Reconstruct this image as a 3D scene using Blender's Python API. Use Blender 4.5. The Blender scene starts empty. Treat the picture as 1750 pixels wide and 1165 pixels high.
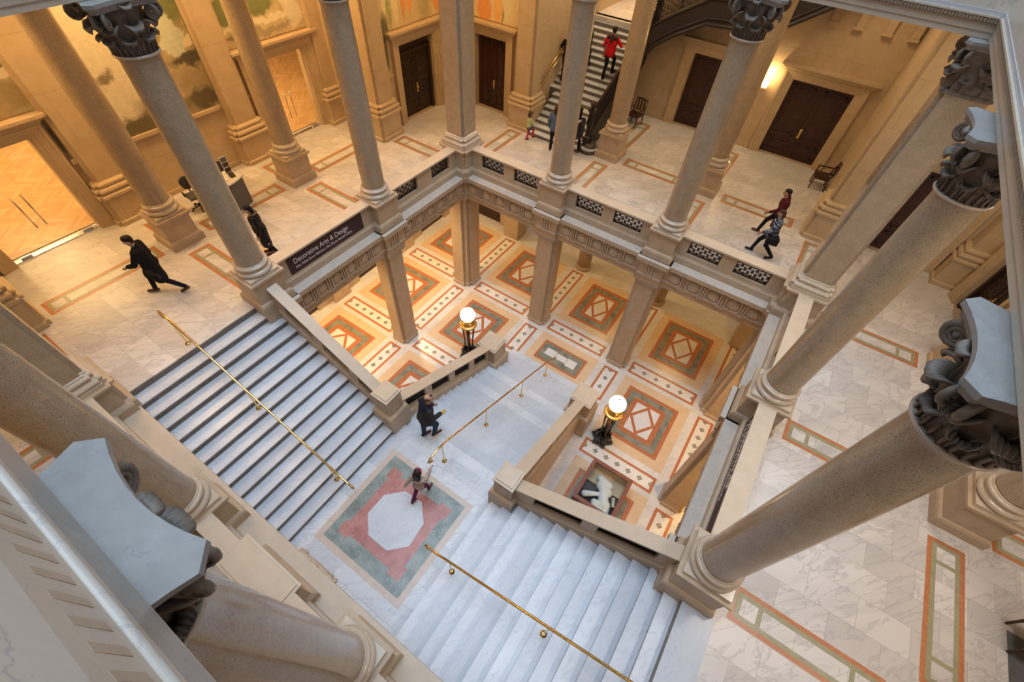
import bpy, math, random
from mathutils import Vector, Matrix
random.seed(11)
PI = math.pi
sc = bpy.context.scene
COL = sc.collection

# ---------------------------------------------------------------- camera, world, light, exposure
cam_data = bpy.data.cameras.new('camera')
cam = bpy.data.objects.new('camera', cam_data)
COL.objects.link(cam)
cam.location = (10.4308, -12.7407, 9.5355)
cam.rotation_euler = (0.6724, -0.0498, 0.5953)
cam_data.sensor_width = 36.0
cam_data.lens = 754.2 / 1750.0 * 36.0
cam_data.clip_start = 0.05
sc.camera = cam
sc.view_settings.view_transform = 'Standard'
sc.view_settings.look = 'None'
sc.view_settings.gamma = 1.0
sc.view_settings.use_curve_mapping = False
sc.view_settings.exposure = 0.0

world = bpy.data.worlds.new('world')
sc.world = world
world.use_nodes = True
world.node_tree.nodes['Background'].inputs[0].default_value = (0.62, 0.74, 1.0, 1)
world.node_tree.nodes['Background'].inputs[1].default_value = 0.30


def area(name, loc, size, power, col, rot=(0, 0, 0), spread=180):
    d = bpy.data.lights.new(name, 'AREA')
    d.shape = 'RECTANGLE'
    d.size, d.size_y = size
    d.energy = power
    d.color = col
    d.spread = math.radians(spread)
    o = bpy.data.objects.new(name, d)
    o.location = loc
    o.rotation_euler = rot
    COL.objects.link(o)
    return o


def point(name, loc, power, col, r=0.15):
    d = bpy.data.lights.new(name, 'POINT')
    d.energy = power
    d.color = col
    d.shadow_soft_size = r
    o = bpy.data.objects.new(name, d)
    o.location = loc
    COL.objects.link(o)
    return o


X1, X2, W, D, H1 = 4.286, 8.457, 12.77, 13.62, 6.1665
HL = 2.72
R1 = HL / 14
R2 = (H1 - HL) / 18
Z1 = -H1

# daylight from the glazed roof over the stair hall
area('skylight_daylight', (6.4, -6.8, 27.0), (16, 17), 6500, (0.63, 0.80, 1.0))
WARM = (1.0, 0.60, 0.235)
WARM2 = (1.0, 0.73, 0.44)
SOFT = (1.0, 0.91, 0.83)
# ceiling lamps of the upper galleries
for k, (lx, ly, p) in enumerate(((-5.2, -11.3, 215), (-5.2, -6.8, 215), (-5.2, -2.2, 215), (-2.0, -11.3, 55), (-2.0, -6.8, 55), (-2.0, -2.2, 55))):
    area('gallery_ceiling_lamp', (lx, ly, 7.3), (1.2, 1.2), p, WARM)
area('lobby_ceiling_lamp', (-2.2, 2.4, 7.3), (1.2, 1.2), 170, WARM)
for lx, ly, p in ((1.7, 6.3, 90), (6.4, 6.6, 85), (10.4, 6.8, 85), (14.9, 2.2, 85), (2.2, 2.2, 70), (6.4, 2.2, 70), (10.6, 2.2, 70)):
    area('gallery_ceiling_lamp', (lx, ly, 7.3), (1.2, 1.2), p, WARM2)
for lx, ly, p in ((15.8, -2.3, 120), (15.8, -6.8, 130), (15.8, -11.3, 120), (18.6, -7.2, 70)):
    area('gallery_ceiling_lamp', (lx, ly, 7.3), (1.2, 1.2), p, SOFT)
for lx, ly, p in ((2.0, -16.0, 70), (7.0, -16.0, 60)):
    area('gallery_ceiling_lamp', (lx, ly, 7.3), (1.2, 1.2), p, WARM2)
# stair recess and glazed galleries behind the mural wall
area('stair_lamp', (1.7, 11.5, 7.0), (1.2, 1.2), 150, WARM2)
for lx, ly in ((-9.4, -11.35), (-9.4, -2.27), (-13.5, -11.35), (-13.5, -2.27), (-13.5, -6.8)):
    area('exhibition_room_lamp', (lx, ly, 4.2), (2.2, 2.2), 230, (1.0, 0.66, 0.30))
# ceiling lamps of the lower hall arcades
for lx, ly, p in ((-2.1, -11.2, 150), (-2.1, -6.8, 220), (-2.1, -2.2, 220), (-2.1, 2.3, 120)):
    area('arcade_ceiling_lamp', (lx, ly, -1.25), (0.7, 0.7), p, (1.0, 0.68, 0.33))
for lx, ly, p in ((2.1, 3.4, 60), (6.4, 4.6, 60), (10.6, 4.6, 60), (14.6, -2.3, 150), (14.6, -6.8, 150)):
    area('arcade_ceiling_lamp', (lx, ly, -1.25), (0.7, 0.7), p, (1.0, 0.62, 0.22))


# ---------------------------------------------------------------- materials
def new_mat(name):
    m = bpy.data.materials.new(name)
    m.use_nodes = True
    nt = m.node_tree
    b = nt.nodes['Principled BSDF']
    return m, nt, b


def N(nt, typ, **kw):
    n = nt.nodes.new(typ)
    for k, v in kw.items():
        if isinstance(k, str) and hasattr(n, k):
            setattr(n, k, v)
    return n


def L(nt, a, b):
    nt.links.new(a, b)


def pos(nt):
    return N(nt, 'ShaderNodeNewGeometry').outputs['Position']


def scaled(nt, src, s):
    v = N(nt, 'ShaderNodeVectorMath', operation='MULTIPLY')
    L(nt, src, v.inputs[0])
    v.inputs[1].default_value = s if isinstance(s, tuple) else (s, s, s)
    return v.outputs[0]


def noise(nt, vec, scale, detail=4, rough=0.6, dist=0.0):
    n = N(nt, 'ShaderNodeTexNoise')
    L(nt, vec, n.inputs['Vector'])
    n.inputs['Scale'].default_value = scale
    n.inputs['Detail'].default_value = detail
    n.inputs['Roughness'].default_value = rough
    n.inputs['Distortion'].default_value = dist
    return n.outputs['Fac']


def ramp(nt, fac, stops, interp='LINEAR'):
    r = N(nt, 'ShaderNodeValToRGB')
    L(nt, fac, r.inputs[0])
    r.color_ramp.interpolation = interp
    el = r.color_ramp.elements
    while len(el) < len(stops):
        el.new(0.5)
    for e, (p, c) in zip(el, stops):
        e.position = p
        e.color = (*c, 1) if len(c) == 3 else c
    return r.outputs[0]


def mixc(nt, fac, a, b, typ='MIX'):
    m = N(nt, 'ShaderNodeMix', data_type='RGBA', blend_type=typ)
    for i, v in ((0, fac), (6, a), (7, b)):
        if isinstance(v, (int, float)):
            m.inputs[i].default_value = v
        elif isinstance(v, tuple):
            m.inputs[i].default_value = (*v, 1)
        else:
            L(nt, v, m.inputs[i])
    return m.outputs[2]


def veins(nt, vec, scale, width=0.03, dist=1.5):
    f = noise(nt, vec, scale, 7, 0.62, dist)
    a = N(nt, 'ShaderNodeMath', operation='SUBTRACT')
    L(nt, f, a.inputs[0])
    a.inputs[1].default_value = 0.5
    b = N(nt, 'ShaderNodeMath', operation='ABSOLUTE')
    L(nt, a.outputs[0], b.inputs[0])
    return ramp(nt, b.outputs[0], [(0.0, (1, 1, 1)), (width, (0, 0, 0))])


def stone(name, c1, c2, scale=6, rough=0.5, speck=None, vein=None, bump=0.0, spec=0.4, coat=0.0, joint=None):
    m, nt, b = new_mat(name)
    p = pos(nt)
    col = ramp(nt, noise(nt, p, scale, 6, 0.65), [(0.3, c1), (0.7, c2)])
    if speck:
        col = mixc(nt, ramp(nt, noise(nt, p, speck[1], 3, 0.7), [(speck[2], (0, 0, 0)), (speck[2] + 0.1, (1, 1, 1))]), col, speck[0])
    if vein:
        col = mixc(nt, scaled(nt, veins(nt, p, vein[1], vein[2], 0.9), 0.5), col, vein[0])
    if joint:
        br = N(nt, 'ShaderNodeTexBrick')
        sp = N(nt, 'ShaderNodeSeparateXYZ')
        L(nt, p, sp.inputs[0])
        sm = N(nt, 'ShaderNodeMath', operation='ADD')
        L(nt, sp.outputs[0], sm.inputs[0])
        L(nt, sp.outputs[1], sm.inputs[1])
        cx = N(nt, 'ShaderNodeCombineXYZ')
        L(nt, sm.outputs[0], cx.inputs[0])
        L(nt, sp.outputs[2], cx.inputs[1])
        L(nt, cx.outputs[0], br.inputs['Vector'])
        br.inputs['Scale'].default_value = 1
        br.inputs['Brick Width'].default_value = joint
        br.inputs['Row Height'].default_value = joint * .62
        br.inputs['Mortar Size'].default_value = 0.006
        br.inputs['Color1'].default_value = br.inputs['Color2'].default_value = (1, 1, 1, 1)
        br.inputs['Mortar'].default_value = (0.72, 0.7, 0.66, 1)
        col = mixc(nt, 1.0, col, br.outputs['Color'], 'MULTIPLY')
    L(nt, col, b.inputs['Base Color'])
    b.inputs['Roughness'].default_value = rough
    b.inputs['Specular IOR Level'].default_value = spec
    b.inputs['Coat Weight'].default_value = coat
    b.inputs['Coat Roughness'].default_value = 0.08
    if bump:
        bp = N(nt, 'ShaderNodeBump')
        bp.inputs['Strength'].default_value = bump
        bp.inputs['Distance'].default_value = 0.01
        L(nt, noise(nt, p, 40, 4), bp.inputs['Height'])
        L(nt, bp.outputs[0], b.inputs['Normal'])
    return m


def plain(name, c, rough=0.5, metal=0.0, var=0.15, scale=12, spec=0.4):
    m, nt, b = new_mat(name)
    p = pos(nt)
    d = tuple(x * (1 - var) for x in c)
    u = tuple(min(1, x * (1 + var)) for x in c)
    L(nt, ramp(nt, noise(nt, p, scale), [(0.3, d), (0.7, u)]), b.inputs['Base Color'])
    b.inputs['Roughness'].default_value = rough
    b.inputs['Metallic'].default_value = metal
    b.inputs['Specular IOR Level'].default_value = spec
    return m


def tiled_marble(name, c1, c2, cm, bw, rh, veincol, vs=1.6, vw=0.03, rough=0.28, rot=0.0, off=(0, 0, 0)):
    m, nt, b = new_mat(name)
    p0 = pos(nt)
    mp = N(nt, 'ShaderNodeMapping')
    L(nt, p0, mp.inputs[0])
    mp.inputs['Rotation'].default_value = (0, 0, rot)
    mp.inputs['Location'].default_value = off
    p = mp.outputs[0]
    br = N(nt, 'ShaderNodeTexBrick')
    L(nt, p, br.inputs['Vector'])
    br.inputs['Scale'].default_value = 1
    br.inputs['Brick Width'].default_value = bw
    br.inputs['Row Height'].default_value = rh
    br.inputs['Mortar Size'].default_value = 0.0035
    br.inputs['Mortar Smooth'].default_value = 0.2
    br.inputs['Color1'].default_value = (0, 0, 0, 1)
    br.inputs['Color2'].default_value = (1, 1, 1, 1)
    br.inputs['Mortar'].default_value = (0.5, 0.5, 0.5, 1)
    sh = scaled(nt, br.outputs['Color'], (7.0, 13.0, 5.0))
    ad = N(nt, 'ShaderNodeVectorMath', operation='ADD')
    m2 = N(nt, 'ShaderNodeMapping')
    L(nt, p, m2.inputs[0])
    m2.inputs['Rotation'].default_value = (0, 0, 0.75)
    L(nt, scaled(nt, m2.outputs[0], (1.5, 0.42, 1.0)), ad.inputs[0])
    L(nt, sh, ad.inputs[1])
    base = mixc(nt, br.outputs['Color'], c1, c2)
    cloud = noise(nt, ad.outputs[0], 1.3, 5, 0.6, 0.6)
    base = mixc(nt, ramp(nt, cloud, [(0.45, (0, 0, 0)), (0.78, (0.5, 0.5, 0.5))]), base, veincol)
    base = mixc(nt, scaled(nt, veins(nt, ad.outputs[0], vs, vw, 0.9), 0.6), base, veincol)
    base = mixc(nt, br.outputs['Fac'], base, cm)
    L(nt, base, b.inputs['Base Color'])
    b.inputs['Roughness'].default_value = rough
    b.inputs['Specular IOR Level'].default_value = 0.35
    return m


M = {}
M['lime'] = stone('limestone', (0.42, 0.315, 0.21), (0.51, 0.39, 0.27), 3, 0.42, ((0.32, 0.24, 0.16), 25, 0.68))
M['lime_light'] = stone('pale_limestone', (0.52, 0.42, 0.305), (0.60, 0.49, 0.37), 3, 0.42, ((0.38, 0.30, 0.22), 14, 0.69))
M['wall'] = stone('buff_limestone_wall', (0.47, 0.345, 0.20), (0.56, 0.42, 0.26), 2.2, 0.42, ((0.42, 0.31, 0.19), 20, 0.69), joint=2.1)
M['ledge'] = stone('grey_marble_ledge', (0.52, 0.45, 0.37), (0.60, 0.53, 0.45), 4, 0.35, None, ((0.33, 0.32, 0.32), 2.2, 0.018))
M['shaft'] = stone('speckled_marble_shaft', (0.35, 0.26, 0.165), (0.44, 0.335, 0.22), 4, 0.2, ((0.24, 0.18, 0.115), 50, 0.53), None, 0, 0.5, 0.15)
M['base'] = stone('polished_marble_base', (0.49, 0.395, 0.295), (0.57, 0.475, 0.365), 5, 0.22, ((0.38, 0.33, 0.28), 20, 0.66), None, 0, 0.5, 0.2)
M['capital'] = stone('bronzed_capital_stone', (0.11, 0.085, 0.063), (0.21, 0.17, 0.13), 9, 0.5, None, None, 0.3)
M['abacus'] = stone('grey_abacus_marble', (0.25, 0.235, 0.215), (0.31, 0.295, 0.275), 5, 0.45, ((0.52, 0.52, 0.52), 7, 0.75), ((0.2, 0.2, 0.21), 1.6, 0.008))
M['cornice'] = stone('grey_brown_architrave_stone', (0.33, 0.285, 0.235), (0.41, 0.36, 0.30), 5, 0.4, ((0.30, 0.27, 0.24), 18, 0.68), ((0.27, 0.25, 0.24), 2.5, 0.012))
M['cornice_pale'] = stone('cream_architrave_stone', (0.52, 0.435, 0.325), (0.60, 0.51, 0.39), 3, 0.38, None, ((0.46, 0.40, 0.33), 2, 0.01))
M['attic'] = stone('veined_cream_marble', (0.58, 0.52, 0.43), (0.67, 0.61, 0.51), 2, 0.3, None, ((0.30, 0.30, 0.31), 0.9, 0.014))
M['strip'] = stone('pale_grey_marble_strip', (0.50, 0.495, 0.50), (0.58, 0.57, 0.575), 3, 0.3, None, ((0.45, 0.45, 0.47), 1.5, 0.02))
M['leafband'] = stone('carved_brown_band', (0.25, 0.19, 0.13), (0.36, 0.28, 0.2), 20, 0.6)
def step_marble():
    m, nt, b = new_mat('white_stair_marble')
    oi = N(nt, 'ShaderNodeObjectInfo')
    p = pos(nt)
    ad = N(nt, 'ShaderNodeVectorMath', operation='ADD')
    cb = N(nt, 'ShaderNodeCombineXYZ')
    ml = N(nt, 'ShaderNodeMath', operation='MULTIPLY')
    L(nt, oi.outputs['Random'], ml.inputs[0])
    ml.inputs[1].default_value = 37.0
    L(nt, ml.outputs[0], cb.inputs[0])
    L(nt, ml.outputs[0], cb.inputs[1])
    mp = N(nt, 'ShaderNodeMapping')
    L(nt, p, mp.inputs[0])
    mp.inputs['Rotation'].default_value = (0, 0, 0.6)
    L(nt, scaled(nt, mp.outputs[0], (1.3, 0.6, 1.0)), ad.inputs[0])
    L(nt, cb.outputs[0], ad.inputs[1])
    v = ad.outputs[0]
    c = ramp(nt, oi.outputs['Random'], [(0.0, (0.50, 0.535, 0.585)), (1.0, (0.66, 0.69, 0.735))])
    c = mixc(nt, ramp(nt, noise(nt, v, 1.6, 6, 0.65, 0.8), [(0.42, (0, 0, 0)), (0.75, (0.5, 0.5, 0.5))]), c, (0.44, 0.46, 0.50))
    c = mixc(nt, scaled(nt, veins(nt, v, 2.0, 0.022, 1.0), 0.38), c, (0.36, 0.39, 0.45))
    L(nt, c, b.inputs['Base Color'])
    b.inputs['Roughness'].default_value = 0.27
    b.inputs['Specular IOR Level'].default_value = 0.35
    return m


M['step'] = step_marble()
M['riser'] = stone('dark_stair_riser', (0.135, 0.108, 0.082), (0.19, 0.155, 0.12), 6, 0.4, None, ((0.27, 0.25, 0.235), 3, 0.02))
M['floor'] = tiled_marble('white_marble_tiles', (0.58, 0.545, 0.51), (0.71, 0.675, 0.635), (0.36, 0.33, 0.30), 0.92, 0.62, (0.40, 0.385, 0.375), 1.5, 0.03)
M['floor_low'] = tiled_marble('lower_white_marble', (0.66, 0.62, 0.58), (0.74, 0.70, 0.66), (0.45, 0.42, 0.39), 1.1, 0.6, (0.50, 0.48, 0.47), 1.7, 0.022)
M['landing'] = tiled_marble('landing_marble', (0.53, 0.56, 0.605), (0.66, 0.685, 0.72), (0.34, 0.35, 0.37), 1.0, 0.52, (0.42, 0.44, 0.49), 1.7, 0.03)
M['orange'] = stone('orange_marble_inlay', (0.42, 0.155, 0.065), (0.56, 0.235, 0.105), 9, 0.3, ((0.34, 0.11, 0.05), 30, 0.6))
M['red'] = stone('red_marble_inlay', (0.43, 0.135, 0.055), (0.54, 0.205, 0.09), 7, 0.3, ((0.38, 0.10, 0.05), 30, 0.6))
M['green'] = stone('green_marble_inlay', (0.12, 0.13, 0.105), (0.34, 0.33, 0.25), 2.6, 0.3, ((0.42, 0.41, 0.33), 20, 0.6))
M['olive'] = stone('olive_marble_inlay', (0.285, 0.27, 0.16), (0.37, 0.35, 0.22), 6, 0.3, ((0.23, 0.22, 0.14), 30, 0.6))
M['cream'] = stone('cream_marble_border', (0.66, 0.47, 0.29), (0.74, 0.54, 0.35), 2.5, 0.3)
M['white'] = stone('white_inlay_marble', (0.70, 0.67, 0.63), (0.77, 0.745, 0.71), 3, 0.28, None, ((0.55, 0.53, 0.51), 2.2, 0.018))
M['greydia'] = stone('grey_green_diamond', (0.21, 0.20, 0.16), (0.35, 0.33, 0.26), 7, 0.3, ((0.44, 0.42, 0.34), 24, 0.6))
M['rug_green'] = stone('landing_green_marble', (0.13, 0.165, 0.155), (0.31, 0.35, 0.33), 2.2, 0.3, ((0.40, 0.44, 0.42), 18, 0.58))
M['rug_red'] = stone('landing_red_marble', (0.33, 0.125, 0.105), (0.50, 0.235, 0.21), 2.4, 0.3, ((0.60, 0.32, 0.30), 18, 0.6))
M['rug_tan'] = stone('landing_tan_marble', (0.50, 0.41, 0.34), (0.58, 0.49, 0.42), 5, 0.3, ((0.3, 0.24, 0.2), 12, 0.73))
M['brass'] = plain('polished_brass', (0.85, 0.60, 0.23), 0.2, 1.0, 0.05)
M['gold'] = plain('gilded_bronze', (0.72, 0.47, 0.16), 0.3, 1.0, 0.12)
M['iron'] = plain('black_iron', (0.028, 0.026, 0.026), 0.45, 0.3)
M['iron_brown'] = plain('dark_cast_iron', (0.035, 0.028, 0.026), 0.42, 0.25, 0.3)
M['bronze_dark'] = plain('dark_bronze', (0.06, 0.045, 0.032), 0.4, 0.5, 0.3)
M['door'] = plain('dark_brown_door_wood', (0.046, 0.017, 0.011), 0.3, 0, 0.3, 4)
M['door_bronze'] = plain('dark_bronze_door', (0.050, 0.030, 0.018), 0.4, 0.25, 0.35, 14)
M['blackmarble'] = stone('black_marble', (0.012, 0.012, 0.012), (0.03, 0.03, 0.03), 4, 0.2, None, ((0.5, 0.5, 0.48), 1.6, 0.010))
M['banner'] = plain('maroon_banner', (0.045, 0.016, 0.018), 0.6, 0, 0.1)
M['letter'] = plain('pale_lettering', (0.72, 0.68, 0.66), 0.6, 0, 0.02)
M['darkwood'] = plain('dark_mahogany', (0.05, 0.018, 0.012), 0.3, 0, 0.3)
M['casewood'] = plain('red_brown_case_wood', (0.21, 0.075, 0.04), 0.35, 0, 0.25, 5)
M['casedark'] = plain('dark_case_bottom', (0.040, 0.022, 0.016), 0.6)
M['plaster'] = stone('cracked_white_plaster', (0.72, 0.70, 0.65), (0.82, 0.80, 0.76), 5, 0.7, None, ((0.55, 0.5, 0.42), 1.8, 0.012), 0.3)
M['counter_grey'] = plain('grey_counter_panel', (0.115, 0.110, 0.112), 0.55, 0, 0.05)
M['counter_top'] = plain('white_counter_top', (0.62, 0.60, 0.57), 0.4, 0, 0.03)
M['chair_grey'] = plain('grey_office_fabric', (0.075, 0.072, 0.068), 0.8, 0, 0.1)
M['black_plastic'] = plain('black_plastic', (0.018, 0.017, 0.017), 0.4, 0, 0.05)
M['paper'] = plain('white_paper', (0.72, 0.70, 0.68), 0.7, 0, 0.03)
M['whitewall'] = plain('white_gallery_wall', (0.75, 0.70, 0.62), 0.7, 0, 0.03)
M['steel'] = plain('brushed_steel', (0.62, 0.60, 0.57), 0.25, 1.0, 0.05)
M['slate'] = stone('grey_slate_floor', (0.10, 0.10, 0.105), (0.15, 0.15, 0.155), 4, 0.4)


def emit(name, col, strength):
    m, nt, b = new_mat(name)
    b.inputs['Base Color'].default_value = (*col, 1)
    b.inputs['Emission Color'].default_value = (*col, 1)
    b.inputs['Emission Strength'].default_value = strength
    return m


M['globe'] = emit('lit_opal_globe', (1.0, 0.86, 0.62), 3.2)
M['sconce'] = emit('lit_sconce_glass', (1.0, 0.72, 0.36), 9.0)


def glass_mat():
    m, nt, b = new_mat('clear_glass')
    out = nt.nodes['Material Output']
    tr = N(nt, 'ShaderNodeBsdfTransparent')
    tr.inputs[0].default_value = (0.97, 0.98, 0.97, 1)
    gl = N(nt, 'ShaderNodeBsdfGlossy')
    gl.inputs['Roughness'].default_value = 0.02
    lw = N(nt, 'ShaderNodeFresnel')
    lw.inputs[0].default_value = 1.35
    mx = N(nt, 'ShaderNodeMixShader')
    L(nt, lw.outputs[0], mx.inputs[0])
    L(nt, tr.outputs[0], mx.inputs[1])
    L(nt, gl.outputs[0], mx.inputs[2])
    L(nt, mx.outputs[0], out.inputs[0])
    return m


M['glass'] = glass_mat()


def parquet():
    m, nt, b = new_mat('herringbone_parquet')
    p = pos(nt)
    s = N(nt, 'ShaderNodeSeparateXYZ')
    L(nt, p, s.inputs[0])
    pp = N(nt, 'ShaderNodeMath', operation='PINGPONG')
    L(nt, s.outputs[0], pp.inputs[0])
    pp.inputs[1].default_value = 0.5
    ad = N(nt, 'ShaderNodeMath', operation='ADD')
    L(nt, s.outputs[1], ad.inputs[0])
    L(nt, pp.outputs[0], ad.inputs[1])
    cb = N(nt, 'ShaderNodeCombineXYZ')
    L(nt, ad.outputs[0], cb.inputs[1])
    col = N(nt, 'ShaderNodeMath', operation='DIVIDE')
    L(nt, s.outputs[0], col.inputs[0])
    col.inputs[1].default_value = 0.5
    fl = N(nt, 'ShaderNodeMath', operation='FLOOR')
    L(nt, col.outputs[0], fl.inputs[0])
    L(nt, fl.outputs[0], cb.inputs[0])
    row = N(nt, 'ShaderNodeMath', operation='DIVIDE')
    L(nt, ad.outputs[0], row.inputs[0])
    row.inputs[1].default_value = 0.12
    fr = N(nt, 'ShaderNodeMath', operation='FLOOR')
    L(nt, row.outputs[0], fr.inputs[0])
    c2 = N(nt, 'ShaderNodeCombineXYZ')
    L(nt, fl.outputs[0], c2.inputs[0])
    L(nt, fr.outputs[0], c2.inputs[1])
    wn = N(nt, 'ShaderNodeTexWhiteNoise')
    L(nt, c2.outputs[0], wn.inputs[0])
    c = ramp(nt, wn.outputs[0], [(0.0, (0.46, 0.26, 0.105)), (1.0, (0.62, 0.38, 0.17))])
    L(nt, c, b.inputs['Base Color'])
    b.inputs['Roughness'].default_value = 0.3
    return m


M['parquet'] = parquet()


def mural(name, stops, sc_, stretch=(1, 1, 1), dist=2.0, off=(0, 0, 0), grad=None):
    m, nt, b = new_mat(name)
    mp = N(nt, 'ShaderNodeMapping')
    L(nt, pos(nt), mp.inputs[0])
    mp.inputs['Location'].default_value = off
    p = scaled(nt, mp.outputs[0], stretch)
    f = noise(nt, p, sc_, 7, 0.58, dist)
    if grad:
        s = N(nt, 'ShaderNodeSeparateXYZ')
        L(nt, pos(nt), s.inputs[0])
        mr = N(nt, 'ShaderNodeMapRange')
        L(nt, s.outputs[2], mr.inputs[0])
        mr.inputs[1].default_value, mr.inputs[2].default_value = grad[0], grad[1]
        mr.inputs[3].default_value, mr.inputs[4].default_value = grad[2], grad[3]
        ad = N(nt, 'ShaderNodeMath', operation='ADD')
        L(nt, f, ad.inputs[0])
        L(nt, mr.outputs[0], ad.inputs[1])
        f = ad.outputs[0]
    c = ramp(nt, f, stops)
    c = mixc(nt, 0.35, c, ramp(nt, noise(nt, pos(nt), 14, 4), [(0.3, (0.35, 0.3, 0.2)), (0.7, (0.75, 0.68, 0.5))]), 'OVERLAY')
    L(nt, c, b.inputs['Base Color'])
    b.inputs['Roughness'].default_value = 0.7
    return m


def blob_mural(name, base, blobs, wob=0.55, axis=(0, 1, 1)):
    """painted scene: soft-edged patches of colour laid one over another; blobs = (y or x, z, half width, half height, colour, edge)"""
    m, nt, b = new_mat(name)
    p = pos(nt)
    nz = N(nt, 'ShaderNodeTexNoise')
    L(nt, p, nz.inputs['Vector'])
    nz.inputs['Scale'].default_value = 1.7
    nz.inputs['Detail'].default_value = 6
    nz.inputs['Roughness'].default_value = 0.62
    sb = N(nt, 'ShaderNodeVectorMath', operation='SUBTRACT')
    L(nt, nz.outputs['Color'], sb.inputs[0])
    sb.inputs[1].default_value = (.5, .5, .5)
    wb = scaled(nt, sb.outputs[0], wob * 2)
    ad = N(nt, 'ShaderNodeVectorMath', operation='ADD')
    L(nt, p, ad.inputs[0])
    L(nt, wb, ad.inputs[1])
    q = ad.outputs[0]
    c = ramp(nt, noise(nt, q, 1.1, 5), [(0.35, base[0]), (0.65, base[1])])
    for u, z, ru, rz, col, edge in blobs:
        s1 = N(nt, 'ShaderNodeVectorMath', operation='SUBTRACT')
        L(nt, q, s1.inputs[0])
        s1.inputs[1].default_value = (0, u, z) if axis[1] else (u, 0, z)
        s2 = scaled(nt, s1.outputs[0], (0, 1 / ru, 1 / rz) if axis[1] else (1 / ru, 0, 1 / rz))
        ln = N(nt, 'ShaderNodeVectorMath', operation='LENGTH')
        L(nt, s2, ln.inputs[0])
        f = ramp(nt, ln.outputs['Value'], [(max(0, 1 - edge), (1, 1, 1)), (1.0, (0, 0, 0))])
        c = mixc(nt, f, c, col)
    c = mixc(nt, 0.30, c, ramp(nt, noise(nt, p, 9, 5), [(0.3, (0.32, 0.28, 0.2)), (0.7, (0.72, 0.66, 0.5))]), 'OVERLAY')
    L(nt, c, b.inputs['Base Color'])
    b.inputs['Roughness'].default_value = 0.7
    return m


_cr, _br, _dk, _gr, _pg = (.62, .55, .40), (.33, .25, .14), (.085, .07, .04), (.17, .19, .075), (.50, .52, .40)
M['mural'] = blob_mural('painted_misty_landscape', ((.30, .23, .12), (.44, .35, .20)), [
    (-7.3, 4.6, 1.25, 2.0, _cr, .35), (-7.8, 2.95, .50, .75, _cr, .4), (-5.1, 5.3, .75, .75, _gr, .25), (-5.2, 4.12, .9, .16, (.66, .58, .40), .2), (-5.9, 5.4, .45, 1.0, (.60, .54, .42), .25),
    (-5.5, 4.35, .34, .75, _pg, .12), (-5.3, 3.62, .7, .22, _dk, .4), (-5.3, 3.05, .9, .35, _br, .5), (-5.3, 2.45, 1.0, .42, (.12, .095, .05), .5), (-7.6, 2.3, 1.2, .38, (.125, .105, .055), .5), (-6.6, 2.5, .7, .5, (.14, .115, .06), .5),
    (-7.75, 3.75, .35, .2, (.20, .16, .10), .5)], .45)
M['mural_near'] = blob_mural('painted_town_landscape', ((.24, .19, .10), (.36, .28, .16)), [
    (-9.6, 5.2, 1.6, 1.1, _cr, .4), (-9.5, 4.66, .9, .2, _gr, .3), (-9.45, 4.40, .9, .14, (.66, .58, .42), .2), (-9.6, 4.0, .8, .22, _br, .4), (-9.65, 3.5, .5, .18, (.36, .33, .24), .4), (-9.7, 2.7, .4, .6, _dk, .5), (-11.4, 4.3, 1.3, .5, _br, .5)], .4)
M['mural_far'] = blob_mural('painted_cloud_landscape', ((.42, .34, .19), (.56, .46, .28)), [
    (-2.4, 4.55, .8, .32, _gr, .25), (-3.75, 4.55, .25, .35, _gr, .25), (-2.6, 4.08, 1.6, .14, (.68, .60, .44), .2), (-1.15, 4.2, .38, .7, (.64, .58, .45), .2), (-3.25, 4.75, .3, .5, (.64, .58, .45), .2), (-3.5, 3.75, .4, .16, (.22, .18, .11), .4),
    (-3.85, 2.8, .3, .7, (.12, .105, .055), .4), (-2.2, 3.75, 1.2, .12, (.34, .29, .19), .4), (-.7, 2.8, .3, .7, (.20, .17, .09), .4)], .4)
_or = (.68, .30, .10)
M['mural2'] = blob_mural('painted_draped_colours', ((.50, .40, .22), (.62, .50, .30)), [
    (.80, 3.2, .3, 1.1, (.13, .13, .06), .35), (1.15, 4.3, .16, .8, (.34, .35, .13), .3), (1.5, 4.3, .16, .9, (.66, .56, .34), .3), (.95, 4.6, .12, .6, (.68, .58, .38), .3), (2.3, 4.5, .26, .75, _or, .3), (1.9, 4.4, .14, .8, (.60, .26, .09), .3), (3.1, 4.2, .5, .9, (.38, .33, .16), .5), (3.9, 4.3, .4, .8, _or, .4)], .2)
M['mural3'] = blob_mural('painted_orange_draperies', ((.60, .48, .30), (.68, .56, .36)), [
    (-2.4, 3.9, .45, .7, _or, .4), (-1.75, 4.0, .2, .6, (.72, .42, .16), .4), (-1.25, 4.0, .25, .7, (.66, .58, .36), .4), (-3.2, 4.0, .35, .7, (.40, .36, .16), .5), (-1.55, 3.75, .08, .4, (.26, .27, .12), .5)], .25, (1, 0, 1))


# ---------------------------------------------------------------- mesh building
ORG = {}


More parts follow.
